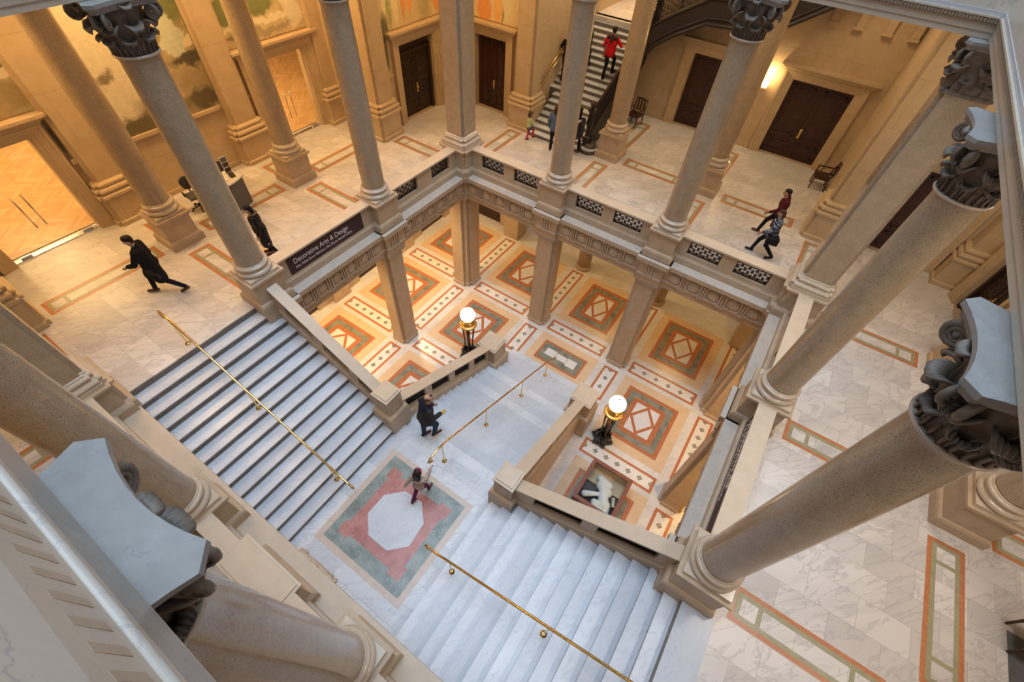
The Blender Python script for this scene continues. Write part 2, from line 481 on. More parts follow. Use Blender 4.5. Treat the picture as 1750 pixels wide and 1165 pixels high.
class MB:
    def __init__(self):
        self.v, self.f, self.m, self.s, self.mats = [], [], [], [], []
        self.T = None

    def mi(self, m):
        if m is None or m == 'eye':
            m = 'lime'
        if isinstance(m, str):
            m = M[m]
        if m not in self.mats:
            self.mats.append(m)
        return self.mats.index(m)

    def add(self, pts, faces, m, smooth=False):
        b = len(self.v)
        if self.T is not None:
            pts = [self.T @ Vector(p) for p in pts]
        self.v += [tuple(p) for p in pts]
        k = self.mi(m)
        for f in faces:
            self.f.append([b + i for i in f])
            self.m.append(k)
            self.s.append(smooth)

    def quad(self, pts, m):
        self.add(pts, [list(range(len(pts)))], m)

    def box(self, x0, x1, y0, y1, z0, z1, m):
        p = [(x, y, z) for z in (z0, z1) for y in (y0, y1) for x in (x0, x1)]
        self.add(p, [(0, 2, 3, 1), (4, 5, 7, 6), (0, 1, 5, 4), (2, 6, 7, 3), (0, 4, 6, 2), (1, 3, 7, 5)], m)

    def rect(self, x0, x1, y0, y1, z, m):
        self.quad([(x0, y0, z), (x1, y0, z), (x1, y1, z), (x0, y1, z)], m)

    def prism(self, poly, z0, z1, m, axis='z'):
        n = len(poly)
        if axis == 'z':
            p = [(a, b, z0) for a, b in poly] + [(a, b, z1) for a, b in poly]
        elif axis == 'x':
            p = [(z0, a, b) for a, b in poly] + [(z1, a, b) for a, b in poly]
        else:
            p = [(a, z0, b) for a, b in poly] + [(a, z1, b) for a, b in poly]
        fs = [list(range(n))[::-1], list(range(n, 2 * n))] + [(i, (i + 1) % n, n + (i + 1) % n, n + i) for i in range(n)]
        if axis == 'y':
            fs = [list(f)[::-1] for f in fs]
        self.add(p, fs, m)

    def stack(self, poly, levels, m, cap=True):
        """polygon (ccw) swept upward: levels = (offset outward, z)"""
        n = len(poly)
        nr = []
        for i in range(n):
            a, b = poly[i], poly[(i + 1) % n]
            l = math.hypot(b[0] - a[0], b[1] - a[1])
            nr.append(((b[1] - a[1]) / l, -(b[0] - a[0]) / l))
        pts = []
        for off, z in levels:
            for i in range(n):
                n1, n2 = nr[i - 1], nr[i]
                k = off / max(0.2, 1 + n1[0] * n2[0] + n1[1] * n2[1])
                pts.append((poly[i][0] + (n1[0] + n2[0]) * k, poly[i][1] + (n1[1] + n2[1]) * k, z))
        fs = []
        for l in range(len(levels) - 1):
            for i in range(n):
                j = (i + 1) % n
                fs.append((l * n + i, l * n + j, (l + 1) * n + j, (l + 1) * n + i))
        if cap:
            fs.append(list(range(n))[::-1])
            fs.append(list(range((len(levels) - 1) * n, len(levels) * n)))
        self.add(pts, fs, m)

    def lathe(self, c, prof, seg, m, smooth=True, cap=True):
        pts = []
        for r, z in prof:
            for i in range(seg):
                a = 2 * PI * i / seg
                pts.append((c[0] + r * math.cos(a), c[1] + r * math.sin(a), c[2] + z))
        fs = []
        for l in range(len(prof) - 1):
            for i in range(seg):
                j = (i + 1) % seg
                fs.append((l * seg + i, l * seg + j, (l + 1) * seg + j, (l + 1) * seg + i))
        self.add(pts, fs, m, smooth)
        if cap:
            b = len(self.v) - len(pts)
            k = self.mi(m)
            for f in (list(range(b, b + seg))[::-1], list(range(b + (len(prof) - 1) * seg, b + len(prof) * seg))):
                self.f.append(f)
                self.m.append(k)
                self.s.append(False)

    def run(self, A, B, n, prof, m):
        """profile polygon (d, z) run from A to B (xy), d measured along n"""
        k = len(prof)
        p = [(A[0] + n[0] * d, A[1] + n[1] * d, z) for d, z in prof] + [(B[0] + n[0] * d, B[1] + n[1] * d, z) for d, z in prof]
        fs = [list(range(k)), list(range(k, 2 * k))[::-1]] + [(i, k + i, k + (i + 1) % k, (i + 1) % k) for i in range(k)]
        cr = (B[0] - A[0]) * n[1] - (B[1] - A[1]) * n[0]
        if cr > 0:
            fs = [list(f)[::-1] for f in fs]
        self.add(p, fs, m)

    def tube(self, path, r, seg, m, closed=False):
        path = [Vector(p) for p in path]
        n = len(path)
        rs = r if isinstance(r, (list, tuple)) else [r] * n
        pts, up = [], None
        for i, p in enumerate(path):
            if closed:
                t = (path[(i + 1) % n] - path[i - 1]).normalized()
            else:
                t = (path[min(i + 1, n - 1)] - path[max(i - 1, 0)]).normalized()
            if up is None:
                up = t.orthogonal().normalized()
            else:
                up = (up - t * up.dot(t))
                up = up.normalized() if up.length > 1e-6 else t.orthogonal().normalized()
            w = t.cross(up)
            for k in range(seg):
                a = 2 * PI * k / seg
                pts.append(p + (up * math.cos(a) + w * math.sin(a)) * rs[i])
        fs = []
        for i in range(n if closed else n - 1):
            i2 = (i + 1) % n
            for k in range(seg):
                k2 = (k + 1) % seg
                fs.append((i * seg + k, i * seg + k2, i2 * seg + k2, i2 * seg + k))
        if not closed:
            fs.append(list(range(seg))[::-1])
            fs.append(list(range((n - 1) * seg, n * seg)))
        self.add(pts, fs, m, True)

    def ball(self, c, r, m, seg=16, rings=10, sq=(1, 1, 1)):
        pts = [(c[0], c[1], c[2] - r * sq[2])]
        for i in range(1, rings):
            a = -PI / 2 + PI * i / rings
            for k in range(seg):
                b = 2 * PI * k / seg
                pts.append((c[0] + r * sq[0] * math.cos(a) * math.cos(b), c[1] + r * sq[1] * math.cos(a) * math.sin(b), c[2] + r * sq[2] * math.sin(a)))
        pts.append((c[0], c[1], c[2] + r * sq[2]))
        fs = [(0, 1 + (k + 1) % seg, 1 + k) for k in range(seg)]
        for i in range(rings - 2):
            for k in range(seg):
                k2 = (k + 1) % seg
                fs.append((1 + i * seg + k, 1 + i * seg + k2, 1 + (i + 1) * seg + k2, 1 + (i + 1) * seg + k))
        t = len(pts) - 1
        fs += [(t, 1 + (rings - 2) * seg + k, 1 + (rings - 2) * seg + (k + 1) % seg) for k in range(seg)]
        self.add(pts, fs, m, True)

    def ccap(self, p0, r0, p1, r1, m=None, seg=10):
        """tapered capsule"""
        p0, p1 = Vector(p0), Vector(p1)
        t = p1 - p0
        t = t.normalized() if t.length > 1e-6 else Vector((0, 0, 1))
        path, rr = [], []
        for a in (-85, -60, -30, 0):
            path.append(p0 + t * r0 * math.sin(math.radians(a)))
            rr.append(r0 * math.cos(math.radians(a)))
        for a in (0, 30, 60, 85):
            path.append(p1 + t * r1 * math.sin(math.radians(a)))
            rr.append(r1 * math.cos(math.radians(a)))
        u = t.orthogonal().normalized()
        w = t.cross(u)
        pts = []
        for p, r in zip(path, rr):
            for k in range(seg):
                a = 2 * PI * k / seg
                pts.append(p + (u * math.cos(a) + w * math.sin(a)) * r)
        n = len(path)
        fs = [(i * seg + k, i * seg + (k + 1) % seg, (i + 1) * seg + (k + 1) % seg, (i + 1) * seg + k) for i in range(n - 1) for k in range(seg)]
        fs += [list(range(seg))[::-1], list(range((n - 1) * seg, n * seg))]
        self.add(pts, fs, m, True)

    def build(self, name, parent=None, kind=None, label=None):
        me = bpy.data.meshes.new(name)
        o0 = ORG.get(parent.name, Vector((0, 0, 0))) if parent else Vector((0, 0, 0))
        me.from_pydata([(p[0] - o0[0], p[1] - o0[1], p[2] - o0[2]) for p in self.v], [], self.f)
        for m in self.mats:
            me.materials.append(m)
        me.polygons.foreach_set('material_index', self.m)
        me.polygons.foreach_set('use_smooth', self.s)
        me.update()
        o = bpy.data.objects.new(name, me)
        COL.objects.link(o)
        ORG[o.name] = Vector(o0)
        if parent:
            o.parent = parent
        if kind:
            o['kind'] = kind
        if label:
            o['label'] = label
        return o


def thing(name, loc, label, cat, group=None, kind=None):
    o = bpy.data.objects.new(name, None)
    o.empty_display_size = 0.2
    COL.objects.link(o)
    o.location = loc
    ORG[o.name] = Vector(loc)
    o['label'] = label
    o['category'] = cat
    if group:
        o['group'] = group
    if kind:
        o['kind'] = kind
    return o


def tag(o, label, cat, group=None, kind=None):
    o['label'] = label
    o['category'] = cat
    if group:
        o['group'] = group
    if kind:
        o['kind'] = kind
    return o


def copy_tree(o, parent=None):
    c = o.copy()
    COL.objects.link(c)
    if parent:
        c.parent = parent
    for ch in list(o.children):
        copy_tree(ch, c)
    return c


def frame(o, u, n):
    """local (u, d, z) -> world, u along the wall, d outward"""
    return Matrix(((u[0], n[0], 0, o[0]), (u[1], n[1], 0, o[1]), (0, 0, 1, o[2]), (0, 0, 0, 1)))


def sq(h, cx=0, cy=0):
    return [(cx - h, cy - h), (cx + h, cy - h), (cx + h, cy + h), (cx - h, cy + h)]


def rectp(x0, x1, y0, y1):
    return [(x0, y0), (x1, y0), (x1, y1), (x0, y1)]


def cross(h, n, cx=0, cy=0):
    """square of half-width h with every corner notched by n"""
    a = h - n
    return [(cx + x, cy + y) for x, y in ((-a, -h), (a, -h), (a, -a), (h, -a), (h, a), (a, a), (a, h), (-a, h), (-a, a), (-h, a), (-h, -a), (-a, -a))]


# ---------------------------------------------------------------- floors
def inlay(m, x0, x1, y0, y1, z=0.0):
    e = 0.0015
    m.rect(x0, x1, y0, y1, z + e, 'orange')
    m.rect(x0 + .09, x1 - .09, y0 + .09, y1 - .09, z + 2 * e, 'olive')
    a = .18
    if x1 - x0 > y1 - y0:
        xs = [x0 + a, x0 + a + .30, x0 + a + .39, x1 - a - .39, x1 - a - .30, x1 - a]
        if x1 - x0 < 1.5:
            xs = [x0 + a, x1 - a]
        for k in range(0, len(xs), 2):
            m.rect(xs[k], xs[k + 1], y0 + a, y1 - a, z + 3 * e, 'floor')
    else:
        ys = [y0 + a, y0 + a + .30, y0 + a + .39, y1 - a - .39, y1 - a - .30, y1 - a]
        for k in range(0, 6, 2):
            m.rect(x0 + a, x1 - a, ys[k], ys[k + 1], z + 3 * e, 'floor')


fl = MB()
for b in ((-7.2, -.3, -21, 9.6), (-.3, W + .3, .3, 9.6), (W + .3, 20.6, -21, 9.6), (-.3, W + .3, -21, -D - .3), (-.3, 0, -13.3, -9.45), (W + .02, W + .3, -13.3, -9.45)):
    fl.box(b[0], b[1], b[2], b[3], -.33, 0, 'floor')
h = .34
for y in (0.05, -4.47, -8.97, -13.6):
    inlay(fl, -3.48, -.66, y - h, y + h)
    inlay(fl, W + .78, W + 3.46, y - h + .02, y + h + .02)
for x in (0, X1 - .02, X2 - .03, W - .02):
    inlay(fl, x - h + .01, x + h - .01, .62, 3.8)
    inlay(fl, x - h + .01, x + h - .01, -17.2, -14.7)
for a, b in ((-8.23, -5.23), (-3.75, -.85), (-12.86, -9.72)):
    inlay(fl, -4.65, -3.98, a, b)
    inlay(fl, W + 3.96, W + 4.66, a - .05, b - .03)
for a, b in ((5.0, 7.7), (9.16, 11.83)):
    inlay(fl, a, b, 4.25, 4.9)
inlay(fl, X1 - .33, X1 + .33, 5.65, 8.32)
inlay(fl, X2 - .33, X2 + .30, 5.55, 8.38)
for y in (-4.5, -9.0):
    inlay(fl, -5.92, -5.1, y - h, y + h)
    inlay(fl, W + 5.15, W + 5.95, y - h, y + h)
fl.rect(W + 5.35, W + 6.5, -8.2, -6.4, .002, 'slate')
fl.build('floor', kind='structure')

lf = MB()
lf.box(-8, W + 8, -21, 9, Z1 - .3, Z1, 'floor_low')
E_ = .0015


def panel(x0, x1, y0, y1):
    """one bay of the lower mosaic; the corners are those of the red outer line"""
    z = Z1
    lf.rect(x0 - .38, x1 + .38, y0 - .38, y1 + .38, z + E_, 'cream')
    lf.rect(x0, x1, y0, y1, z + 2 * E_, 'red')
    lf.rect(x0 + .16, x1 - .16, y0 + .16, y1 - .16, z + 3 * E_, 'green')
    a = .40
    lf.rect(x0 + a, x1 - a, y0 + a, y1 - a, z + 4 * E_, 'red')
    for sx in (0, 1):                                   # notched corners of the inner red frame
        for sy in (0, 1):
            cx, cy = (x1 - a if sx else x0 + a), (y1 - a if sy else y0 + a)
            lf.rect(cx - .07, cx + .07, cy - .07, cy + .07, z + 4.4 * E_, 'green')
            lf.rect(min(cx, cx + (-.07 if sx else .07)), max(cx, cx + (-.07 if sx else .07)), min(cy, cy + (-.07 if sy else .07)), max(cy, cy + (-.07 if sy else .07)), z + 4.8 * E_, 'green')
    a = .60
    u0, u1, v0, v1 = x0 + a, x1 - a, y0 + a, y1 - a
    lf.rect(u0, u1, v0, v1, z + 5 * E_, 'white')
    cx, cy = (u0 + u1) / 2, (v0 + v1) / 2
    hx, hy = (u1 - u0) / 2, (v1 - v0) / 2
    q = 1.09
    lf.quad([(cx - hx * q, cy, z + 6 * E_), (cx, cy - hy * q, z + 6 * E_), (cx + hx * q, cy, z + 6 * E_), (cx, cy + hy * q, z + 6 * E_)], 'red')
    k = 1.05 - .10 * math.hypot(1 / hx, 1 / hy)
    lf.quad([(cx - hx * k, cy, z + 7 * E_), (cx, cy - hy * k, z + 7 * E_), (cx + hx * k, cy, z + 7 * E_), (cx, cy + hy * k, z + 7 * E_)], 'white')


def dstrip(x0, x1, y0, y1, n=None):
    """white strip with grey diamonds in a red line"""
    z = Z1
    lf.rect(x0 - .2, x1 + .2, y0 - .2, y1 + .2, z + (.5 if x1 - x0 > y1 - y0 else .7) * E_, 'floor_low')
    lf.rect(x0, x1, y0, y1, z + 2 * E_, 'red')
    w = .105
    u0, u1, v0, v1 = x0 + w, x1 - w, y0 + w, y1 - w
    lf.rect(u0, u1, v0, v1, z + 3 * E_, 'white')
    along = x1 - x0 > y1 - y0
    ln = (u1 - u0) if along else (v1 - v0)
    n = n or max(2, round(ln / .45) - 1)
    for k in range(n):
        t = (k + 1) / (n + 1) * ln
        c = (u0 + t, (v0 + v1) / 2) if along else ((u0 + u1) / 2, v0 + t)
        d = .118
        lf.quad([(c[0] - d, c[1], z + 4 * E_), (c[0], c[1] - d, z + 4 * E_), (c[0] + d, c[1], z + 4 * E_), (c[0], c[1] + d, z + 4 * E_)], 'greydia')
    q = .13
    if along:
        c = (v0 + v1) / 2
        for e, s in ((u0, 1), (u1, -1)):
            p = [(e, c - s * q, z + 4 * E_), (e + s * q, c, z + 4 * E_), (e, c + s * q, z + 4 * E_)]
            lf.quad(p, 'greydia')
    else:
        c = (u0 + u1) / 2
        for e, s in ((v0, 1), (v1, -1)):
            p = [(c + s * q, e, z + 4 * E_), (c, e + s * q, z + 4 * E_), (c - s * q, e, z + 4 * E_)]
            lf.quad(p, 'greydia')


gx = [-4.3, 0, X1, X2, W, W + 4.3]
gy = [4.62, 0.0, -4.5, -9.0, -13.5]
for i in range(5):
    for j in range(4):
        if i == 2 and j in (1, 2, 3):
            continue
        if 0 < i < 4 and j == 3:
            continue
        x0, x1, y1, y0 = gx[i], gx[i + 1], gy[j], gy[j + 1]
        ix = .97 if i in (0, 4) else 1.05
        panel(x0 + ix, x1 - ix, y0 + .97, y1 - .93)
for j, y in enumerate((0.0, -4.5, -9.0)):
    for i in range(5):
        if j and i == 2:
            continue
        if j == 2 and 0 < i < 4:
            continue
        dstrip(gx[i] + .64, gx[i + 1] - .70, y - .335, y + .335, 4 if j == 0 else 5)
for i in (1, 2, 3, 4):
    for j in range(4):
        if j == 3 and i in (2, 3):
            continue
        if i in (2, 3) and j > 0:
            if j == 1:
                dstrip(gx[i] - .335, gx[i] + .335, -2.38, -.62, 2)
            continue
        dstrip(gx[i] - .335, gx[i] + .335, gy[j + 1] + .62, gy[j] - .66)
lf.rect(4.92, 7.82, -2.4, -.56, Z1 + E_, 'cream')
lf.rect(5.28, 7.43, -2.07, -.92, Z1 + 2 * E_, 'red')
lf.rect(5.39, 7.32, -1.96, -1.03, Z1 + 3 * E_, 'green')
for a, b, c, d in ((5.6, 6.08, -1.66, -1.27), (6.1, 6.64, -1.62, -1.31), (6.66, 7.11, -1.70, -1.27)):
    lf.rect(a, b, c, d, Z1 + 4 * E_, 'white')
lf.build('floor', kind='structure')

# ---------------------------------------------------------------- ledges and entablatures round the opening
TOPP = [(-.35, -.025), (.53, -.025), (.53, 0), (-.35, 0)]
BAYP = [(-.35, -1.05), (.36, -1.05), (.36, -.80), (.43, -.78), (.43, -.72), (.385, -.70), (.385, -.27), (.45, -.22), (.53, -.17), (.53, -.025), (-.35, -.025)]


def shift(prof, k):
    return [(d + (k if d > 0 else 0), z) for d, z in prof]


def disc(m, u, z, r, d0, d1, mt, seg=18):
    p = [(u + r * math.cos(2 * PI * i / seg), d, z + r * math.sin(2 * PI * i / seg)) for d in (d0, d1) for i in range(seg)]
    fs = [[i, (i + 1) % seg, seg + (i + 1) % seg, seg + i] for i in range(seg)] + [list(range(seg, 2 * seg))]
    m.add(p, fs + [f[::-1] for f in []], mt)


def ledge_side(idx, A, B, n, cols, length, corner0=False):
    """A,B ends of the column line (xy); cols = distances along it of pedestal blocks"""
    m = MB()
    ca, cb = (.5, 0) if idx == 1 else ((0, .5) if idx == 3 else (0, 0))
    u0 = ((B[0] - A[0]) / length, (B[1] - A[1]) / length)
    A2 = (A[0] + u0[0] * ca, A[1] + u0[1] * ca)
    B2 = (B[0] - u0[0] * cb, B[1] - u0[1] * cb)
    m.run(A2, B2, n, TOPP, 'ledge')
    m.run(A2, B2, n, BAYP, 'lime')
    u = ((B[0] - A[0]) / length, (B[1] - A[1]) / length)
    for c in cols:
        for hw, pr, mt in ((.56, TOPP, 'ledge'), (.56, [(.1, -.17), (.53, -.17), (.53, -.025), (.1, -.025)], 'lime'), (.43, [(.1, -1.05), (.36, -1.05), (.36, -.80), (.43, -.78), (.43, -.72), (.385, -.70), (.385, -.17), (.1, -.17)], 'lime')):
            lo_, hi_ = max(0, c - hw), min(length, c + hw)
            if hi_ - lo_ < 2 * hw - .01 and hw > .5:
                if c > length / 2:
                    hi_ = c - .3
                else:
                    lo_ = c + .3
            p = (A[0] + u[0] * lo_, A[1] + u[1] * lo_)
            q = (A[0] + u[0] * hi_, A[1] + u[1] * hi_)
            m.run(p, q, n, shift(pr, .13), mt)
    m.T = frame((A[0], A[1], 0), u, n)
    stops = sorted([0.0] + list(cols) + [length])
    blocked = [(c - .5, c + .5) for c in cols] + [(-.5, .45), (length - .45, length + .5)]
    for a, b in zip(stops, stops[1:]):
        s, e = a + .5, b - .5
        k = max(1, round((e - s) / .62))
        p = (e - s) / k
        for i in range(k + 1):
            c = s + p * i
            if i < k:
                cc = c + p / 2
                disc(m, cc, -.49, .19, .385, .425, 'lime')
                disc(m, cc, -.49, .155, .424, .4255, 'cornice')
                disc(m, cc, -.49, .13, .385, .45, 'lime')
            if 0 < i < k:
                for t in (-.085, 0, .085):
                    m.box(c + t - .024, c + t + .024, .38, .455, -.70, -.25, 'lime')
                m.box(c - .13, c + .13, .38, .445, -.815, -.775, 'lime')
    for c in cols:
        for t in (-.17, -.055, .055, .17):
            m.box(c + t - .03, c + t + .03, .5, .548, -.70, -.2, 'lime')
    m.T = None
    if corner0:
        m.box(.3, .62, -.62, -.3, -.17, 0, 'lime')
        m.box(.3, .625, -.625, -.3, -.02, .004, 'ledge')
        m.box(.3, .50, -.50, -.3, -1.05, -.17, 'lime')
        x, y = W, 0
        m.box(x - .62, x - .3, -.62, -.3, -.17, 0, 'lime')
        m.box(x - .625, x - .3, -.625, -.3, -.02, .004, 'ledge')
    return m.build('trim_%d' % idx, kind='structure')


ledge_side(1, (0, -9.46), (0, 0), (1, 0), (.46, 4.96), 9.46)
ledge_side(2, (0, 0), (W, 0), (0, -1), (X1, X2), W, True)
ledge_side(3, (W, 0), (W, -9.46), (-1, 0), (4.5, 9.0), 9.46)
m = MB()
m.run((-.52, -D), (W + .52, -D), (0, 1), [(-.35, -.3), (.6, -.3), (.6, 0), (-.35, 0)], 'lime_light')
m.run((-.52, -D), (W + .52, -D), (0, 1), [(-.35, -.5), (.54, -.5), (.58, -.3), (-.35, -.3)], 'lime')
m.build('trim_4', kind='structure')

# upper architrave over the columns
def arch_side(idx, A, B, n, length, beads=True):
    m = MB()
    for pr, mt in (([(-.45, 7.13), (.28, 7.13), (.28, 7.235), (-.45, 7.235)], 'cornice_pale'), ([(-.45, 7.235), (.30, 7.235), (.30, 7.34), (-.45, 7.34)], 'cornice_pale'),
                   ([(-.45, 7.34), (.315, 7.34), (.345, 7.44), (-.45, 7.44)], 'leafband'), ([(-.45, 7.44), (.36, 7.44), (.36, 7.47), (-.45, 7.47)], 'cornice_pale'),
                   ([(-.45, 7.47), (.33, 7.47), (.33, 7.535), (-.45, 7.535)], 'strip'), ([(-.45, 7.535), (.32, 7.535), (.32, 8.8), (-.45, 8.8)], 'attic')):
        m.run(A, B, n, pr, mt)
    u = ((B[0] - A[0]) / length, (B[1] - A[1]) / length)
    m.T = frame((A[0], A[1], 0), u, n)
    if beads:
        s = .3
        while s < length - .3:
            m.ball((s, .318, 7.352), .013, 'cornice_pale', 6, 4)
            m.box(s - .018, s + .018, .31, .352, 7.375, 7.432, 'leafband')
            s += .055
    return m.build('trim_%d' % idx, kind='structure')


arch_side(5, (0, -D - .45), (0, .45), (1, 0), D + .9, False)
arch_side(6, (-.45, 0), (W + .45, 0), (0, -1), W + .9)
arch_side(7, (W, .45), (W, -D - .45), (-1, 0), D + .9)
m = MB()
A, B, n = (-.45, -D), (W + .45, -D), (0, 1)
for pr, mt in (([(-.45, 7.12), (.275, 7.12), (.275, 7.15), (-.45, 7.15)], 'cornice_pale'), ([(-.45, 7.15), (.28, 7.15), (.28, 7.40), (-.45, 7.40)], 'cornice'), ([(-.45, 7.40), (.285, 7.40), (.285, 7.43), (-.45, 7.43)], 'cornice_pale'),
               ([(-.45, 7.43), (.27, 7.43), (.275, 7.90), (-.45, 7.90)], 'cornice_pale'), ([(-.45, 7.90), (.275, 7.90), (.275, 8.8), (-.45, 8.8)], 'attic')):
    m.run(A, B, n, pr, mt)
m.tube([(A[0], -D + .272, 7.485), (B[0], -D + .272, 7.485)], .028, 14, 'ledge')
m.T = frame((A[0], A[1], 0), (1, 0), (0, 1))
s = .4
while s < W:
    m.box(s, s + .05, .26, .2745, 7.58, 7.78, 'lime')
    s += .13
m.build('trim_8', kind='structure')

# ---------------------------------------------------------------- walls
ZT = 7.75


def wall_run(m, O, u, n, length, holes, th=.4, z1=ZT, mt='wall', z0=0.0):
    """wall along u with door holes (centre, width, height); face at d = 0"""
    m.T = frame((O[0], O[1], 0), u, n)
    s = 0.0
    for c, w, h_ in sorted(holes):
        if c - w / 2 > s:
            m.box(s, c - w / 2, -th, 0, z0, z1, mt)
        m.box(c - w / 2, c + w / 2, -th, 0, z0 + h_, z1, mt)
        s = c + w / 2
    if length > s:
        m.box(s, length, -th, 0, z0, z1, mt)
    m.T = None


DH = 2.95


def door_case(m, c, w, mt='wall', cs=.42, z0=0.0):
    """moulded stone casing with a cornice, in the wall's frame"""
    a = w / 2
    for o, dz, dd in ((0, 0, .05), (.05, .035, .07), (.15, .10, .10), (.22, .15, .12), (.32, .23, .155)):
        nx = {0: .05, .05: .10, .15: .07, .22: .10, .32: .08}[o]
        nz = {0: .035, .05: .065, .15: .05, .22: .08, .32: .06}[o]
        for q in (-1, 1):
            x0, x1 = c + q * (a + o), c + q * (a + o + nx)
            m.box(min(x0, x1), max(x0, x1), 0, dd, z0, z0 + DH + dz, mt)
        m.box(c - a - o - nx, c + a + o + nx, 0, dd, z0 + DH + dz, z0 + DH + dz + nz, mt)
    m.box(c - a - .46, c + a + .46, 0, .16, z0 + 3.25, z0 + 3.34, mt)
    m.box(c - a - .54, c + a + .54, 0, .24, z0 + 3.34, z0 + 3.42, mt)
    m.box(c - a - .62, c + a + .62, 0, .32, z0 + 3.42, z0 + 3.50, mt)


PBASE = [(.20, 0), (.20, .14), (.16, .17), (.16, .93), (.22, .97), (.22, 1.04), (.13, 1.09), (.17, 1.13), (.19, 1.18), (.17, 1.23), (.09, 1.27), (.12, 1.31), (.12, 1.37), (.02, 1.41), (0, 1.42), (0, ZT)]


def pier(m, poly, mt='wall', prof=PBASE):
    m.stack(poly, prof, mt)


wa = MB()
wall_run(wa, (-6.75, -21), (0, 1), (1, 0), 21.4, [(21 - 11.35, 2.3, DH), (21 - 2.275, 2.3, DH)])
wa.T = frame((-6.75, -21, 0), (0, 1), (1, 0))
for c in (21 - 11.35, 21 - 2.275):
    door_case(wa, c, 2.3)
for a, b in ((21 - 9.75, 21 - 9.55), (21 - 8.5, 21 - 5.02), (21 - 3.95, 21 - 3.87), (21 - .7, 21 - .5), (21 - 13.1, 21 - 12.94)):
    wa.box(a, b, 0, .11, 2.02, 2.13, 'wall')
    wa.box(a, b, 0, .05, 1.94, 2.02, 'wall')
    wa.box(a, b, 0, .06, 0, .16, 'wall')
wa.T = None
wa.build('wall_left', kind='structure')

wb = MB()
wall_run(wb, (3.1, 9.25), (1, 0), (0, -1), 9.7, [(3.28, 2.25, DH), (7.33, 2.24, DH)])
wb.T = frame((3.1, 9.25, 0), (1, 0), (0, -1))
door_case(wb, 3.28, 2.25)
door_case(wb, 7.33, 2.24)
for a, b in ((0, 1.75), (4.85, 5.75), (8.9, 9.3)):
    wb.box(a, b, 0, .05, 0, .16, 'wall')
for x in (6.55, 7.4, 8.3, 9.1):
    wb.box(x - .13, x + .13, 0, .16, 4.9, ZT, 'wall')
    wb.box(x - .16, x + .16, 0, .2, 4.86, 4.95, 'wall')
wb.T = None
wb.box(-1.0, .3, 5.0, 13.8, 0, ZT, 'wall')               # side wall of the stair
wb.box(.3, 4.6, 13.4, 13.8, 0, ZT, 'wall')
wb.box(3.1, 3.4, 9.25, 13.6, 3.0, ZT, 'wall')
wb.box(.3, 3.1, 9.4, 13.6, 2.9, 3.3, 'floor')
wb.box(12.42, 12.9, 4.95, 9.6, 0, ZT, 'wall')            # end of the far gallery
wb.build('wall_back', kind='structure')

wc = MB()
wall_run(wc, (-4.22, .3), (0, 1), (1, 0), 4.9, [(2.12, 2.0, DH)])
wc.T = frame((-4.22, .3, 0), (0, 1), (1, 0))
door_case(wc, 2.12, 2.0)
for a, b in ((.2, .62), (3.62, 4.2)):
    wc.box(a, b, 0, .08, 2.0, 2.1, 'wall')
wc.T = None
wall_run(wc, (-4.22, 4.75), (1, 0), (0, -1), 4.3, [(2.12, 1.6, DH)])
wc.T = frame((-4.22, 4.75, 0), (1, 0), (0, -1))
door_case(wc, 2.12, 1.6)
wc.box(3.42, 3.7, 0, .08, 1.72, 1.8, 'wall')
wc.T = None
wc.build('wall_corner', kind='structure')

wd = MB()
wall_run(wd, (13.0, 4.75), (1, 0), (0, -1), 4.6, [(2.1, 1.6, DH)])
wd.T = frame((13.0, 4.75, 0), (1, 0), (0, -1))
door_case(wd, 2.1, 1.6)
wd.T = None
wall_run(wd, (W + 4.25, 4.9), (0, -1), (-1, 0), 4.8, [(2.5, 2.0, DH)])
wd.T = frame((W + 4.25, 4.9, 0), (0, -1), (-1, 0))
door_case(wd, 2.5, 2.0)
wd.T = None
wd.box(W + 4.25, W + 6.9, -.2, .2, 0, ZT, 'wall')
wd.box(W + 6.75, W + 7.1, -21, .2, 0, ZT, 'wall')
wd.build('wall_right', kind='structure')

we = MB()
we.box(-7.1, -4.2, -.16, .2, 0, ZT, 'wall')              # end of the mural gallery
we.box(-7.1, 20.6, -21.3, -21, 0, ZT, 'wall')
we.build('wall_front', kind='structure')

# walls of the exhibition rooms behind the glass doors
wr = MB()
y0, y1 = -16.0, 5.5
wr.box(-20, -7.15, y0, y1, -.05, .0, 'parquet')
wr.box(-20.2, -20, y0, y1, 0, 4.6, 'whitewall')
wr.box(-20, -7.15, y0 - .2, y0, 0, 4.6, 'whitewall')
wr.box(-20, -7.15, y1, y1 + .2, 0, 4.6, 'whitewall')
wr.box(-20, -7.15, y0, y1, 4.6, 4.8, 'whitewall')
wr.build('wall_exhibition', kind='structure')

# lower hall walls
wl = MB()
wall_run(wl, (-4.2, -16), (0, 1), (1, 0), 20.6, [(4.65, 2.2, 2.6), (9.25, 1.9, 2.6), (13.7, 1.9, 2.6), (18.3, 1.9, 2.6)], .4, -.4, 'lime', Z1)
wall_run(wl, (-4.2, 4.75), (1, 0), (0, -1), 3.6, [(2.05, 1.7, 2.6)], .4, -.4, 'lime', Z1)
wl.box(-.6, .3, 4.1, 5.1, Z1, -.4, 'lime')
wl.box(.3, 13.0, 8.0, 8.3, Z1, -.4, 'wall')
wl.box(12.3, 13.2, 3.9, 4.9, Z1, -.4, 'lime')
wl.box(13.2, W + 4.6, 4.6, 4.9, Z1, -.4, 'wall')
wl.box(W + 4.3, W + 4.7, -16, 4.9, Z1, -.4, 'wall')
for y in (-9, -4.5, 0):
    wl.box(-4.25, -3.95, y - .5, y + .45, Z1, -.4, 'lime')
wl.box(-4.6, W + 4.6, -D - .6, -D + .52, Z1, -.33, 'lime')         # wall that carries the landing
wl.build('wall_lower', kind='structure')
dm = MB()
